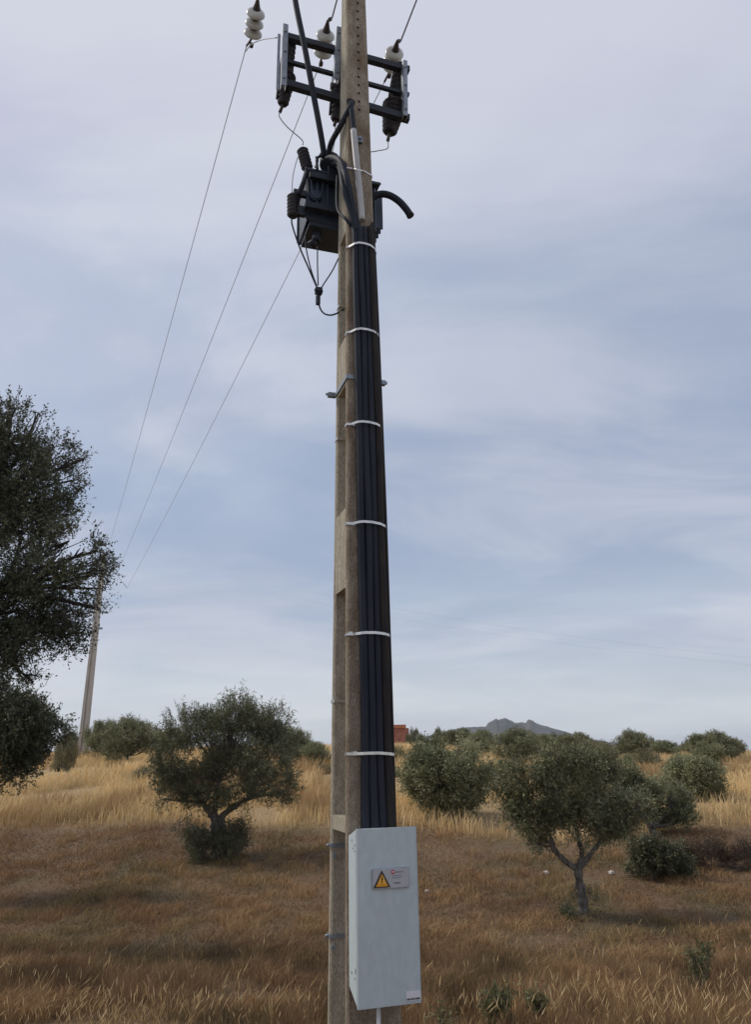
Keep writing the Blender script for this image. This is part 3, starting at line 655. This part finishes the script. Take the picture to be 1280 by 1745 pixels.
# hero: left olive
b = hit(372, 1462); d = b.y
hero('olive_tree', b, d, [(300,1300,42,30), (345,1255,50,42), (398,1222,36,34), (392,1262,60,50), (330,1330,52,34), (400,1315,62,40), (455,1290,44,44), (440,1245,34,34), (468,1232,20,26), (480,1330,22,38), (290,1345,26,24,.4), (430,1350,40,20), (360,1360,40,16), (318,1235,26,22), (276,1316,20,20), (382,1200,10,15), (410,1200,12,14), (472,1258,24,24), (478,1352,14,16), (272,1362,10,16)],
     [([(372,1474), (371,1440), (367,1405), (362,1385)], .13, .085), ([(376,1474), (382,1430), (378,1395), (395,1375)], .10, .06), ([(362,1388), (345,1368), (325,1350)], .075, .04), ([(362,1390), (368,1365), (372,1330)], .075, .04), ([(392,1378), (420,1362), (448,1345)], .06, .03)],
     [(362,1385), (395,1375), (345,1368), (372,1330), (420,1362)], .035, 'largest olive tree left of the central pole, round dark crown on a forked trunk', 'olive tree', 5600, 13, .070, .017, .24, 11, cd=OL_D*.62, cl=OL_L*.62, gap=.43, depth=1.1, gs=3.2)
hero('shrub', b + Vector((.05, -.15, 0)), d-.15, [(345,1436,28,14), (368,1436,26,16), (398,1425,18,24), (362,1452,28,16), (388,1448,24,20), (312,1410,14,9), (330,1418,12,8), (412,1400,9,12), (405,1442,14,18)], [([(372,1470), (368,1440), (355,1425)], .02, .01)], [(368,1440)], .014, 'dark sucker shrub round the foot of the left olive trunk', 'shrub', 850, 11, .060, .017, .20, 12, cd=OL_D*.55, cl=OL_L*.5, gap=.40, depth=.4)
# hero: right olive
b = hit(1000, 1560); d = b.y
hero('olive_tree', b, d, [(893,1325,34,24), (866,1352,24,16), (948,1318,36,26), (1000,1316,34,26), (918,1370,32,18), (975,1360,44,28), (1035,1345,32,26), (885,1388,20,12), (1012,1385,36,22), (958,1400,26,14), (936,1348,24,16), (1060,1372,20,20), (1048,1392,30,22), (1075,1375,18,16), (985,1400,30,20), (1015,1412,40,24), (905,1412,18,10), (940,1296,20,12), (1000,1294,20,10), (850,1322,14,12), (1038,1436,14,9), (918,1438,16,9), (975,1290,12,9), (1078,1412,14,12), (1030,1315,20,18)],
     [([(996,1575), (994,1545), (990,1510), (984,1478)], .085, .06), ([(986,1482), (962,1466), (944,1446), (936,1420), (915,1398)], .05, .024), ([(986,1482), (992,1455), (985,1425)], .05, .03), ([(986,1482), (1010,1452), (1030,1425)], .045, .025), ([(946,1440), (925,1428), (905,1412)], .03, .02)],
     [(984,1478), (946,1440), (985,1425), (1030,1425), (925,1400), (905,1412)], .024, 'nearest olive tree right of the pole, low wide crown on a slim pale trunk', 'olive tree', 4600, 13, .062, .0155, .19, 21, cd=OL_D*.75, cl=OL_L*.75, gap=.42, depth=.8, warm=.03, gs=4.0)
hero('shrub', b + Vector((.08, -.1, 0)), d-.1, [(1000,1546,24,18), (1020,1556,24,15), (982,1560,22,14), (1003,1566,34,10)], [([(1003,1578), (1005,1555)], .012, .006)], [(1003,1565)], .008, 'low green weeds round the foot of the nearest right olive trunk', 'shrub', 800, 9, .045, .012, .13, 22, cd=OL_D*.6, cl=OL_L*.6, gap=.42, depth=.2)
# dark bush behind it
b = hit(1122, 1498); d = b.y
hero('bush', b, d, [(1090,1452,16,16), (1112,1462,28,20), (1140,1472,30,20), (1125,1482,40,15), (1100,1440,10,10), (1155,1478,14,14)], [([(1115,1500), (1112,1475), (1100,1450)], .03, .015), ([(1120,1500), (1130,1480)], .03, .015)], [(1112,1475), (1130,1480)], .015, 'dark green low bush right of the nearest right olive', 'bush', 1700, 11, .060, .019, .18, 31, cd=OL_D*.5, cl=OL_L*.42, gap=.36, depth=.4)
# second olive pair further back on the right
b = hit(1118, 1424); d = b.y
hero('olive_tree', b, d, [(1074,1338,18,14), (1060,1322,12,12), (1098,1352,16,11), (1120,1362,22,15), (1146,1352,18,14), (1150,1378,22,13), (1096,1376,14,9), (1168,1392,14,9), (1128,1338,12,9), (1078,1366,10,8), (1140,1398,12,7), (1112,1388,12,7), (1172,1366,12,9), (1052,1344,8,8)], [([(1118,1432), (1114,1418), (1110,1408)], .10, .07), ([(1110,1408), (1128,1394), (1144,1374), (1150,1356)], .06, .025), ([(1110,1408), (1098,1388), (1082,1362)], .055, .025), ([(1112,1410), (1138,1405), (1158,1396)], .04, .02)], [(1110,1408), (1128,1394), (1098,1388), (1138,1405), (1082,1362), (1144,1374)], .026, 'olive tree with bare forking limbs behind the dark bush', 'olive tree', 2400, 12, .075, .021, .22, 41, cd=OL_D*.85, cl=OL_L*.85, gap=.43, depth=.8, gs=3.2)
b = ground_at(1168, 24.5); d = b.y
hero('olive_tree', b, d, [(1160,1326,20,15), (1186,1316,24,16), (1204,1336,18,16), (1180,1345,22,15), (1148,1340,12,10), (1196,1362,18,12), (1172,1306,14,9), (1210,1352,12,12), (1186,1376,10,8)], [([(1170,1400), (1168,1375), (1162,1355)], .1, .06)], [(1162,1355), (1168,1375)], .035, 'grey green olive tree behind and right of the bare limbed one', 'olive tree', 2500, 12, .080, .024, .25, 42, gap=.42, depth=.9, gs=2.6)
# olive right of the pole
b = hit(772, 1392); d = b.y
hero('olive_tree', b, d, [(728,1302,28,22), (772,1290,32,20), (762,1330,48,30), (715,1332,20,18), (806,1312,24,22), (790,1350,28,20), (800,1285,16,12), (742,1362,26,14), (768,1378,14,14), (815,1345,14,16), (796,1372,12,12), (700,1345,10,8), (830,1322,10,12), (780,1272,14,9), (745,1280,24,14), (700,1318,12,16)], [([(772,1398), (770,1380), (765,1360)], .13, .08)], [(765,1360), (770,1380)], .04, 'round bushy grey green olive just right of the pole with crown to the ground', 'olive tree', 4600, 12, .085, .025, .28, 51, cd=OL_D*.9, cl=OL_L*.95, gap=.455, depth=1.1, gs=2.9)
# oak at the left edge
b = ground_at(-150, 11.5); d = 11.5
hero('holm_oak', b, d, [(25,745,60,52), (80,775,48,46), (105,810,28,36), (-30,800,90,80), (55,850,62,60), (100,860,30,30), (-70,900,90,110), (45,905,60,45), (120,925,46,40), (148,945,30,36), (80,985,70,46), (150,1000,26,22), (15,1030,70,60), (90,1050,52,40), (110,1085,34,26), (40,1095,50,30), (-60,1060,80,70), (10,1140,40,30), (45,1160,20,12), (168,1040,16,8), (35,705,24,20), (-5,668,8,7), (-90,760,80,70), (-150,900,120,180), (60,700,8,10), (168,965,20,26), (160,935,18,22), (172,985,10,12), (134,775,8,12), (-120,1130,90,60)],
     [([(-150,1500), (-140,1350), (-120,1200), (-90,1080)], .28, .18), ([(-110,1160), (-50,1060), (10,990)], .14, .06), ([(-90,1080), (-60,950), (-20,840)], .15, .06)], [(-90,1080), (10,990), (-20,840), (-50,1060), (-60,950)], .05, 'big dark holm oak cut off by the left edge', 'oak tree', 13500, 12, .048, .022, .20, 61, cd=OK_D, cl=OK_L*1.15, gap=.39, depth=.9, m=m_oak, bark=m_barkd, sub=5, shell=.35, gs=2.6)
b = ground_at(-25, 15.5); d = 15.5
hero('holm_oak', b, d, [(15,1215,46,40), (50,1235,42,40), (85,1240,26,28), (10,1265,56,40), (50,1275,32,30), (0,1310,44,34), (-50,1240,60,70), (-60,1300,60,50), (20,1190,30,20)], [([(-25,1380), (-20,1320), (-10,1280)], .12, .07)], [(-10,1280), (-20,1320)], .035, 'dark low oak below the big holm oak at the left edge', 'oak tree', 6000, 11, .055, .028, .20, 62, cd=OK_D*1.3, cl=OK_L*1.3, gap=.36, depth=.6, m=m_oak, bark=m_barkd, shell=.4)

# background trees: five shapes, copied and scaled
def proto(seed, blobs, n, lsz, cd, cl, gap=.38):
    q = random.Random(seed); root = bpy.data.objects.new('olive_tree', None); C.objects.link(root)
    w = wood([([(0, 0, -.4), (.03, 0, .5), (0, 0, 1.0)], .14, .09)], blobs, [(0, 0, 1.0), (0, 0, .7)], .045, seed, 3); w.parent = root
    c = leaves(blobs, n, 10, lsz, lsz*.36, .30, seed, cd, cl, gap, shell=.45); c.parent = root
    return root
def rb(seed, W_, H_, z0, k, rmin=.35, rmax=.85):
    q = random.Random(seed); o = []
    for i in range(k):
        a = 2*math.pi*i/k + q.uniform(-.5, .5); rr_ = q.uniform(.25, .72)*W_; r_ = q.uniform(rmin, rmax)
        o.append((math.cos(a)*rr_, math.sin(a)*rr_, z0 + q.uniform(.2, .85)*(H_-z0-.3), r_, r_, r_*q.uniform(.6, .95)))
    o.append((q.uniform(-.3, .3), 0, H_-.55, .6, .6, .55)); o.append((0, 0, (H_+z0)/2, W_*.55, W_*.55, (H_-z0)*.36))
    for i in range(k): a = q.uniform(0, 6.28); r_ = q.uniform(.16, .34); e = q.uniform(.65, .98); o.append((math.cos(a)*W_*e, math.sin(a)*W_*e, z0 + q.uniform(.0, .95)*(H_-z0)*(1.05-.3*e), r_, r_, r_))
    return o
PR = [proto(101, rb(1, 1.9, 3.6, .75, 13), 3000, .11, OL_D*.8, OL_L*.8), proto(102, rb(2, 1.7, 3.6, .55, 12), 3000, .11, OL_D*.95, OL_L*.95),
      proto(103, rb(3, 2.2, 3.4, .5, 15), 3000, .11, OL_D*.7, OL_L*.65), proto(104, rb(4, 1.5, 3.6, .3, 10), 2400, .11, OL_D*.9+np.array([.02, .0, .0]), OL_L*.8+np.array([.03, .0, .01]), .44)]
used = [False]*len(PR)
def place(k, px, d, top, wpx, label, cat='olive tree', name=None, grp='scattered olives and bushes across the far field', rz=None, sink=0.0):
    """px across, d metres away, picture height of its top and the width of its crown"""
    root = PR[k]; sink = .9 if name else max(sink, .22); top -= 3
    if used[k]:
        n_ = root.copy(); C.objects.link(n_)
        for ch in root.children: c_ = ch.copy(); C.objects.link(c_); c_.parent = n_
        root = n_
    used[k] = True
    b_ = ground_at(px, d); tz = P(px, top, d).z; h = max(.5, tz - b_.z + sink); mp = (P(640, 1300, d) - P(639, 1300, d)).length
    root.location = b_ - ZV*sink; Wd = (1.9, 1.7, 2.2, 1.5)[k]*2*.98; sxy = wpx*mp/Wd
    root.scale = (sxy, sxy, h/3.65); root.rotation_euler = (0, 0, rz if rz is not None else (px*1.7) % 6.28)
    if name: root.name = name
    tag(root, label, cat, grp); return root
place(0, 216, 36, 1222, 98, 'olive with a visible trunk just right of the distant concrete pole')
place(2, 178, 44, 1226, 46, 'small dark tree directly behind the distant concrete pole', 'tree')
place(3, 252, 30, 1306, 46, 'pale low bush between the two left olives', 'bush', 'bush')
place(1, 292, 40, 1242, 60, 'olive partly hidden behind the left side of the largest left olive')
place(0, 505, 34, 1243, 62, 'olive behind the right shoulder of the largest left olive')
place(1, 538, 33, 1266, 52, 'low olive touching the left edge of the central pole')
place(3, 548, 31, 1300, 30, 'small scrubby bush at the left edge of the central pole', 'bush', 'bush')
place(3, 106, 34, 1252, 40, 'brownish bush left of the distant concrete pole', 'bush', 'bush')
place(2, 122, 46, 1246, 40, 'dark tree on the skyline left of the distant concrete pole', 'tree')
place(2, 703, 75, 1240, 24, 'small dark tree right beside the brick building', 'tree')
place(0, 719, 70, 1252, 18, 'tiny round tree second to the right of the brick building', 'tree')
place(2, 750, 70, 1240, 27, 'round dark tree alone on the skyline left of the hill', 'tree')
place(0, 790, 46, 1243, 62, 'olive on the skyline behind the round bushy one')
place(1, 826, 44, 1246, 50, 'olive at the foot of the rocky hill, on its left')
place(0, 885, 34, 1241, 86, 'wide olive in front of the rocky hill with a pale trunk')
place(2, 948, 50, 1250, 62, 'dark flat topped olive under the right slope of the hill')
place(1, 992, 54, 1250, 44, 'olive at the right end of the rocky hill')
place(2, 1030, 60, 1262, 40, 'low dark tree on the skyline between hill and tall olive', 'tree')
place(0, 1080, 42, 1245, 64, 'tallest skyline olive right of the hill')
place(3, 1096, 33, 1276, 60, 'grey brown bush below the tallest skyline olive', 'bush', 'bush')
place(1, 1136, 46, 1264, 56, 'olive right of the tallest skyline olive')
place(3, 1036, 32, 1268, 40, 'thin see through young olive below the skyline', 'olive tree')
place(2, 1168, 60, 1266, 20, 'narrow dark tree left of the big far right olive', 'tree')
place(0, 1222, 40, 1247, 84, 'big rounded olive on the skyline at far right')
place(2, 1258, 46, 1262, 44, 'dark tree at the right edge of the skyline', 'tree')
place(1, 1205, 31, 1266, 60, 'pale olive in front of the big far right one')
place(0, 1150, 29, 1292, 44, 'small olive just above the bare limbed olive')
place(1, 995, 26, 1284, 60, 'olive showing over the top of the nearest right olive')
place(1, 858, 28, 1296, 50, 'olive peeping out left of the nearest right olive')
place(3, 930, 27, 1300, 50, 'brownish olive behind the left half of the nearest right crown')
place(3, 680, 34, 1272, 36, 'reddish scrub bush in front of the brick building', 'bush', 'bush')
place(2, 668, 30, 1300, 40, 'dark bush at the right edge of the central pole', 'bush', 'bush')
b = hit(1225, 1484); d = b.y
hero('bush', b, d, [(1160+i*14, 1462-(i*37%11), 13, 13 + (i*29%8)) for i in range(10)] + [(1150+i*22, 1472, 16, 9) for i in range(7)], [([(1215,1488), (1213,1465)], .01, .005)], [(1215,1480)], .006, 'dry brown brush patch at the right edge', 'bush', 1300, 9, .050, .010, .20, 33, cd=np.array([.06,.04,.025]), cl=np.array([.17,.11,.06]), gap=.36, depth=.5, shell=.2, up=1.2)
def weed(px, py, d, w_, h_, n, lab, seed):
    b = ground_at(px, d); q = random.Random(seed); bl = []; st = []
    py0 = proj(b)[1]
    for i in range(9):
        x_ = px + q.uniform(-.5, .5)*w_; y_ = py0 - h_*q.uniform(.12, .95); bl.append((x_, y_, w_*.11, h_*.15, q.uniform(-.12, .12))); st.append(([(px + (x_-px)*.3, py0+4), (px + (x_-px)*.7, (py0+y_)/2), (x_, y_)], .005, .002))
    hero('weed', b, d, bl, st, [(px, py0-2)], .003, lab, 'plant', n, 7, .050, .010, .12, seed, cd=np.array([.075, .085, .030]), cl=np.array([.20, .195, .08]), gap=.34, depth=.15, sub=0, shell=.1, up=1.1, group='green weeds among the dry grass')
weed(1195, 1605, 8.2, 34, 70, 120, 'green weed plant standing in the dry grass at lower right', 71)
weed(880, 1655, 6.9, 80, 70, 210, 'wide green weed clump in the foreground right of the cabinet', 72)
weed(735, 1690, 6.6, 40, 50, 90, 'small green weed clump beside the cabinet foot', 73)
place(1, 164, 39, 1230, 50, 'yellowish low tree touching the foot of the distant concrete pole', 'tree')
place(2, 262, 43, 1238, 56, 'dark olive between the pale trunked one and the largest left olive')
place(1, 470, 42, 1236, 60, 'olive on the skyline seen through the right edge of the largest left olive')
place(0, 815, 37, 1256, 56, 'olive just right of the round bushy one, a little further off')
place(1, 925, 40, 1254, 54, 'olive below the saddle of the rocky hill')
place(0, 968, 44, 1252, 54, 'olive below the right shoulder of the rocky hill')
place(3, 1010, 38, 1264, 50, 'straggly olive in the gap under the skyline, right of the hill')
place(2, 1115, 52, 1256, 40, 'dark olive close behind the tallest skyline olive, on its right')
place(0, 1190, 50, 1258, 40, 'olive close left of the big far right olive')
place(2, 1240, 43, 1250, 60, 'dark olive merging with the right side of the big far right olive')
place(1, 1070, 29, 1290, 40, 'small grey olive above the nearest right olive crown, on its right')
place(2, 768, 60, 1248, 34, 'small dark olive at the left foot of the hill')
# slim cypresses on the far skyline
for px_, tp in ((1177, 1263), (1190, 1268)):
    b_ = ground_at(px_, 95); h = P(px_, tp, 95).z - b_.z; r_ = empty('cypress', b_, 'tiny pointed cypress on the skyline, ' + ('left' if px_ == 1177 else 'right') + ' of the two', 'cypress', 'cypresses on the skyline')
    c_ = leaves([(0, 0, h*.5, .35, .35, h*.5)], 260, 8, .16, .06, .3, px_, OK_D*1.3, OK_L, .25, 1.2, m=m_oak, shell=.3); c_.parent = r_
    MB().tube([(0, 0, -.3), (0, 0, h*.6)], .07, 6).build('trunk', m_barkd).parent = r_

# ------------------------------------------------------------------ brick building
b_ = ground_at(672, 85); zt = P(684, 1235, 85).z; bh = empty('brick_building', b_, 'small red brick building on the skyline beside the central pole', 'building')
x0 = P(655, 1250, 85).x; x1 = P(697, 1250, 85).x; hh = zt
def hx8(x0, x1, y0, y1, z0, z1, z2=None): z2 = z1 if z2 is None else z2; return [Vector(p_) for p_ in ((x0, y0, z0), (x1, y0, z0), (x1, y1, z0), (x0, y1, z0), (x0, y0, z1), (x1, y0, z2), (x1, y1, z2), (x0, y1, z1))]
MB().hexa(hx8(x0, x1, 85, 89, 0, hh-.35)).build('wall', m_brick, bh)
MB().hexa(hx8(x0-.2, x1-.3, 84.7, 89.3, hh-.345, hh)).build('roof', m_tile, bh)

# ------------------------------------------------------------------ stones
for i, (px_, py_, s_, lb) in enumerate([(728, 1522, .05, 'pale stone in the cut grass right beside the cabinet'), (932, 1491, .06, 'white stone left of the nearest right olive trunk'), (1043, 1491, .06, 'white stone right of the nearest right olive trunk'), (1257, 1619, .035, 'small white stone at the lower right edge')]):
    p_ = hit(px_, py_); q = random.Random(i); mb = MB(); rg = []
    for h_, k in ((-.4, .7), (0, 1), (.5, .85), (.8, .4)): rg.append([p_ + Vector((math.cos(a)*s_*k*q.uniform(.8, 1.3), math.sin(a)*s_*k*q.uniform(.7, 1.1), (h_+.3)*s_*q.uniform(.9, 1.1))) for a in np.linspace(0, 6.28, 8)[:-1]])
    mb.loft(rg); tag(mb.build('stone', m_stone), lb, 'stone', 'pale stones lying in the dry grass')

# ------------------------------------------------------------------ grass
def blades(name, x, y, h, w, lean, col, label, seg=2, head=0.0, hcol=None):
    """bent tapering blades as one mesh (quads, the tip quad nearly closed)"""
    n = len(x); z = H(x, y) - .02; g_ = np.random.default_rng(len(name)*7+n % 97)
    a = g_.random(n)*2*np.pi; la = a + g_.normal(size=n)*.8
    wd = np.stack([np.cos(a), np.sin(a), np.zeros(n)], 1)*w[:, None]/2
    ldv = np.stack([np.cos(la)*.8 + .25, np.sin(la), np.zeros(n)], 1)*(lean*h)[:, None]
    b0 = np.stack([x, y, z], 1); up = np.zeros((n, 3)); up[:, 2] = h
    p0 = b0; p1 = b0 + up*.55 + ldv*.3; p2 = b0 + up*(1 - .25*lean[:, None]) + ldv
    if head:
        pm = p1.copy(); wt = .45
        rows_ = [p0-wd*.6, p0+wd*.6, p1-wd*.5, p1+wd*.5, p1+(p2-p1)*.45-wd*.45, p1+(p2-p1)*.45+wd*.45, p1+(p2-p1)*.62-wd*head, p1+(p2-p1)*.62+wd*head, p1+(p2-p1)*.85-wd*head*.7, p1+(p2-p1)*.85+wd*head*.7, p2-wd*.1, p2+wd*.1]
        cw = [.7, .9, 1, None, None, None]
    else:
        rows_ = [p0-wd, p0+wd, p1-wd*.8, p1+wd*.8, p2-wd*.12, p2+wd*.12]; cw = [.8, 1, 1.1]
    k = len(rows_); Vv = np.stack(rows_, 1).reshape(-1, 3); base = (np.arange(n)*k)[:, None]
    Fs = np.concatenate([base + np.array([2*i, 2*i+1, 2*i+3, 2*i+2]) for i in range(k//2-1)])
    cs = []
    for c_ in cw: cc = (col*c_ if c_ is not None else hcol); cs += [cc, cc]
    return tag(npmesh(name, Vv, Fs, m_grass, np.stack(cs, 1).reshape(-1, 3)), label, 'grass', kind='stuff')
g_ = np.random.default_rng(99)
def tint(n, *cols): cols = np.array(cols); i = g_.random(n)*(len(cols)-1); k = i.astype(int); f_ = (i-k)[:, None]; return cols[k]*(1-f_) + cols[np.minimum(k+1, len(cols)-1)]*f_
# golden uncut grass
n = 230000; y = np.exp(g_.uniform(np.log(19), np.log(120), n)); x = (g_.random(n)*2-1)*(y*.62+4)
k = (zone(x, y) > g_.random(n)*.9+.08) & (fbm(x*.6, y*.3, 6., 3) > .34 + .18*g_.random(n)); x, y = x[k], y[k]; n = len(x)
pn = fbm(x*.10+2, y*.05, 3., 3); pr_ = fbm(x*.5, y*.25, 12., 3)
c = tint(n, (.76, .57, .28), (.64, .47, .225), (.82, .65, .36), (.54, .38, .175))*(.72 + .6*pn + .25*(pr_-.5))[:, None]
rd = sstep(.54, .64, pr_)[:, None]; c = c*(1-rd*.6) + np.array([.28, .16, .07])*rd*.6; c = c*(.7 + .6*fbm(x*1.5, y*.9, 17., 3))[:, None]
blades('golden_grass', x, y, (.28 + .30*g_.random(n))*(.6+.8*pr_), .008 + y*.00075, .2+.35*g_.random(n), c, 'tall pale golden grass covering the slope behind the cut strip')
# cut strip
n = 420000; y = np.exp(g_.uniform(np.log(7.5), np.log(23.5), n)); x = (g_.random(n)*2-1)*(y*.62+2.5)
k = (zone(x, y) < g_.random(n)+.1) & (fbm(x*1.3, y*.8, 6., 3) > .22 + .3*g_.random(n)); x, y = x[k], y[k]; n = len(x)
gc = groundcol(x, y); c = gc*(1.0 + .55*g_.random(n))[:, None]*1.05 + tint(n, (.0, .0, .0), (.05, .03, .012), (0, 0, 0), (.10, .07, .03))
tf = fbm(x*2.6+7, y*2.0, 2., 3); c = c*(.7 + .6*sstep(.3, .68, tf))[:, None]*1.05
hh_ = (.03 + .10*g_.random(n))*(.6 + .95*sstep(.35, .7, tf)*(.6 + .8*fbm(x*.5, y*.4, 44., 2)))
blades('cut_grass', x, y, hh_*1.15, .003 + y*.00045, .5+.8*g_.random(n), c, 'short cut brown grass stubble on the strip around the olives')
# flattened chaff and dead stalks between the tufts
n = 260000; y = np.exp(g_.uniform(np.log(6.0), np.log(24), n)); x = (g_.random(n)*2-1)*(y*.62+2.5)
c = groundcol(x, y)*(.35 + 1.7*g_.random(n)**1.6)[:, None]*(.55 + .9*sstep(.3, .7, fbm(x*4, y*3, 61., 3)))[:, None]
blades('grass_litter', x, y, .022 + .035*g_.random(n), .004 + y*.0006, 1.2+1.6*g_.random(n), c, 'flattened dead stalks and chaff lying on the cut strip')
# foreground weeds
n = 230000; y = g_.uniform(4.2, 11.6, n); x = (g_.random(n)*2-1)*(y*.62+2.2)
dn = fbm(x*.8+3, y*.8, 16., 3); edge = 9.2 + (fbm(x*.4, y*.2, 21., 2) - .5)*4
k = (y < edge + g_.random(n)*1.5) & (dn > .33 + .25*(g_.random(n)-.3)); x, y, dn = x[k], y[k], dn[k]; n = len(x)
cn2 = fbm(x*.55+8, y*.55, 30., 3)
c = tint(n, (.21, .122, .056), (.29, .175, .085), (.175, .102, .048), (.37, .245, .125), (.18, .13, .06))*(.55 + .75*cn2)[:, None]
gr = sstep(.52, .62, fbm(x*.6+1, y*.6, 40., 3))[:, None]; c = c*(1-gr*.6) + np.array([.10, .09, .034])*gr*.6; c = c*(.5 + 1.0*sstep(.3, .7, fbm(x*3, y*2.4, 50., 3)))[:, None]
fall = sstep(4.5, 7.0, y)*(1 - sstep(7.2, 10.5, y)*.65)
blades('weedy_grass', x, y, (.10 + .22*g_.random(n))*(.55+.8*dn)*(.45+.55*fall), .0022 + .0018*g_.random(n), .3+.5*g_.random(n), c, 'reddish brown knee high dry weeds in the foreground')
# seeding oat stalks in patches
pts = []
for (cx_, cy_, sx_, sy_, m_) in ((250, 6.7, .30, .4, 420), (150, 6.8, .3, .3, 160), (500, 6.9, .35, .4, 160), (1130, 6.7, .45, .5, 620), (1210, 7.2, .5, .5, 260), (930, 6.8, .5, .4, 240), (60, 7.4, .5, .6, 220), (320, 7.2, .6, .4, 240), (780, 6.7, .3, .3, 90)):
    c0 = P(cx_, 1680, cy_).x; pts.append(np.stack([g_.normal(c0, sx_*1.1, int(m_*.42)), g_.normal(cy_, sy_*.6, int(m_*.42))], 1))
n2 = 900; pts.append(np.stack([(g_.random(n2)*2-1)*6, g_.uniform(5.5, 11, n2)], 1))
q = np.concatenate(pts); n = len(q); c = tint(n, (.45, .29, .12), (.58, .40, .18), (.40, .24, .10)); hc = tint(n, (.66, .48, .24), (.52, .36, .16), (.72, .56, .32))
blades('seed_stalks', q[:, 0], q[:, 1], .20 + .24*g_.random(n), np.full(n, .0030), .2+.35*g_.random(n), c, 'thin straw coloured stalks with pale seed heads in the foreground', head=2.4, hcol=hc)

# ------------------------------------------------------------------ haze
hz_ = MB().hexa(hx8(-7400, 7400, -60, 6100, -16, 95)).build('haze', bpy.data.materials.new('haze_air')); tag(hz_, 'thin pale air haze over the far fields and hill', 'haze', kind='stuff')
hm = hz_.data.materials[0]; hm.use_nodes = True; hm.node_tree.nodes.clear()
pvn = hm.node_tree.nodes.new('ShaderNodeVolumePrincipled'); pvn.inputs['Density'].default_value = .00016; pvn.inputs['Color'].default_value = (.80, .88, 1, 1)
hm.node_tree.links.new(pvn.outputs[0], hm.node_tree.nodes.new('ShaderNodeOutputMaterial').inputs['Volume'])
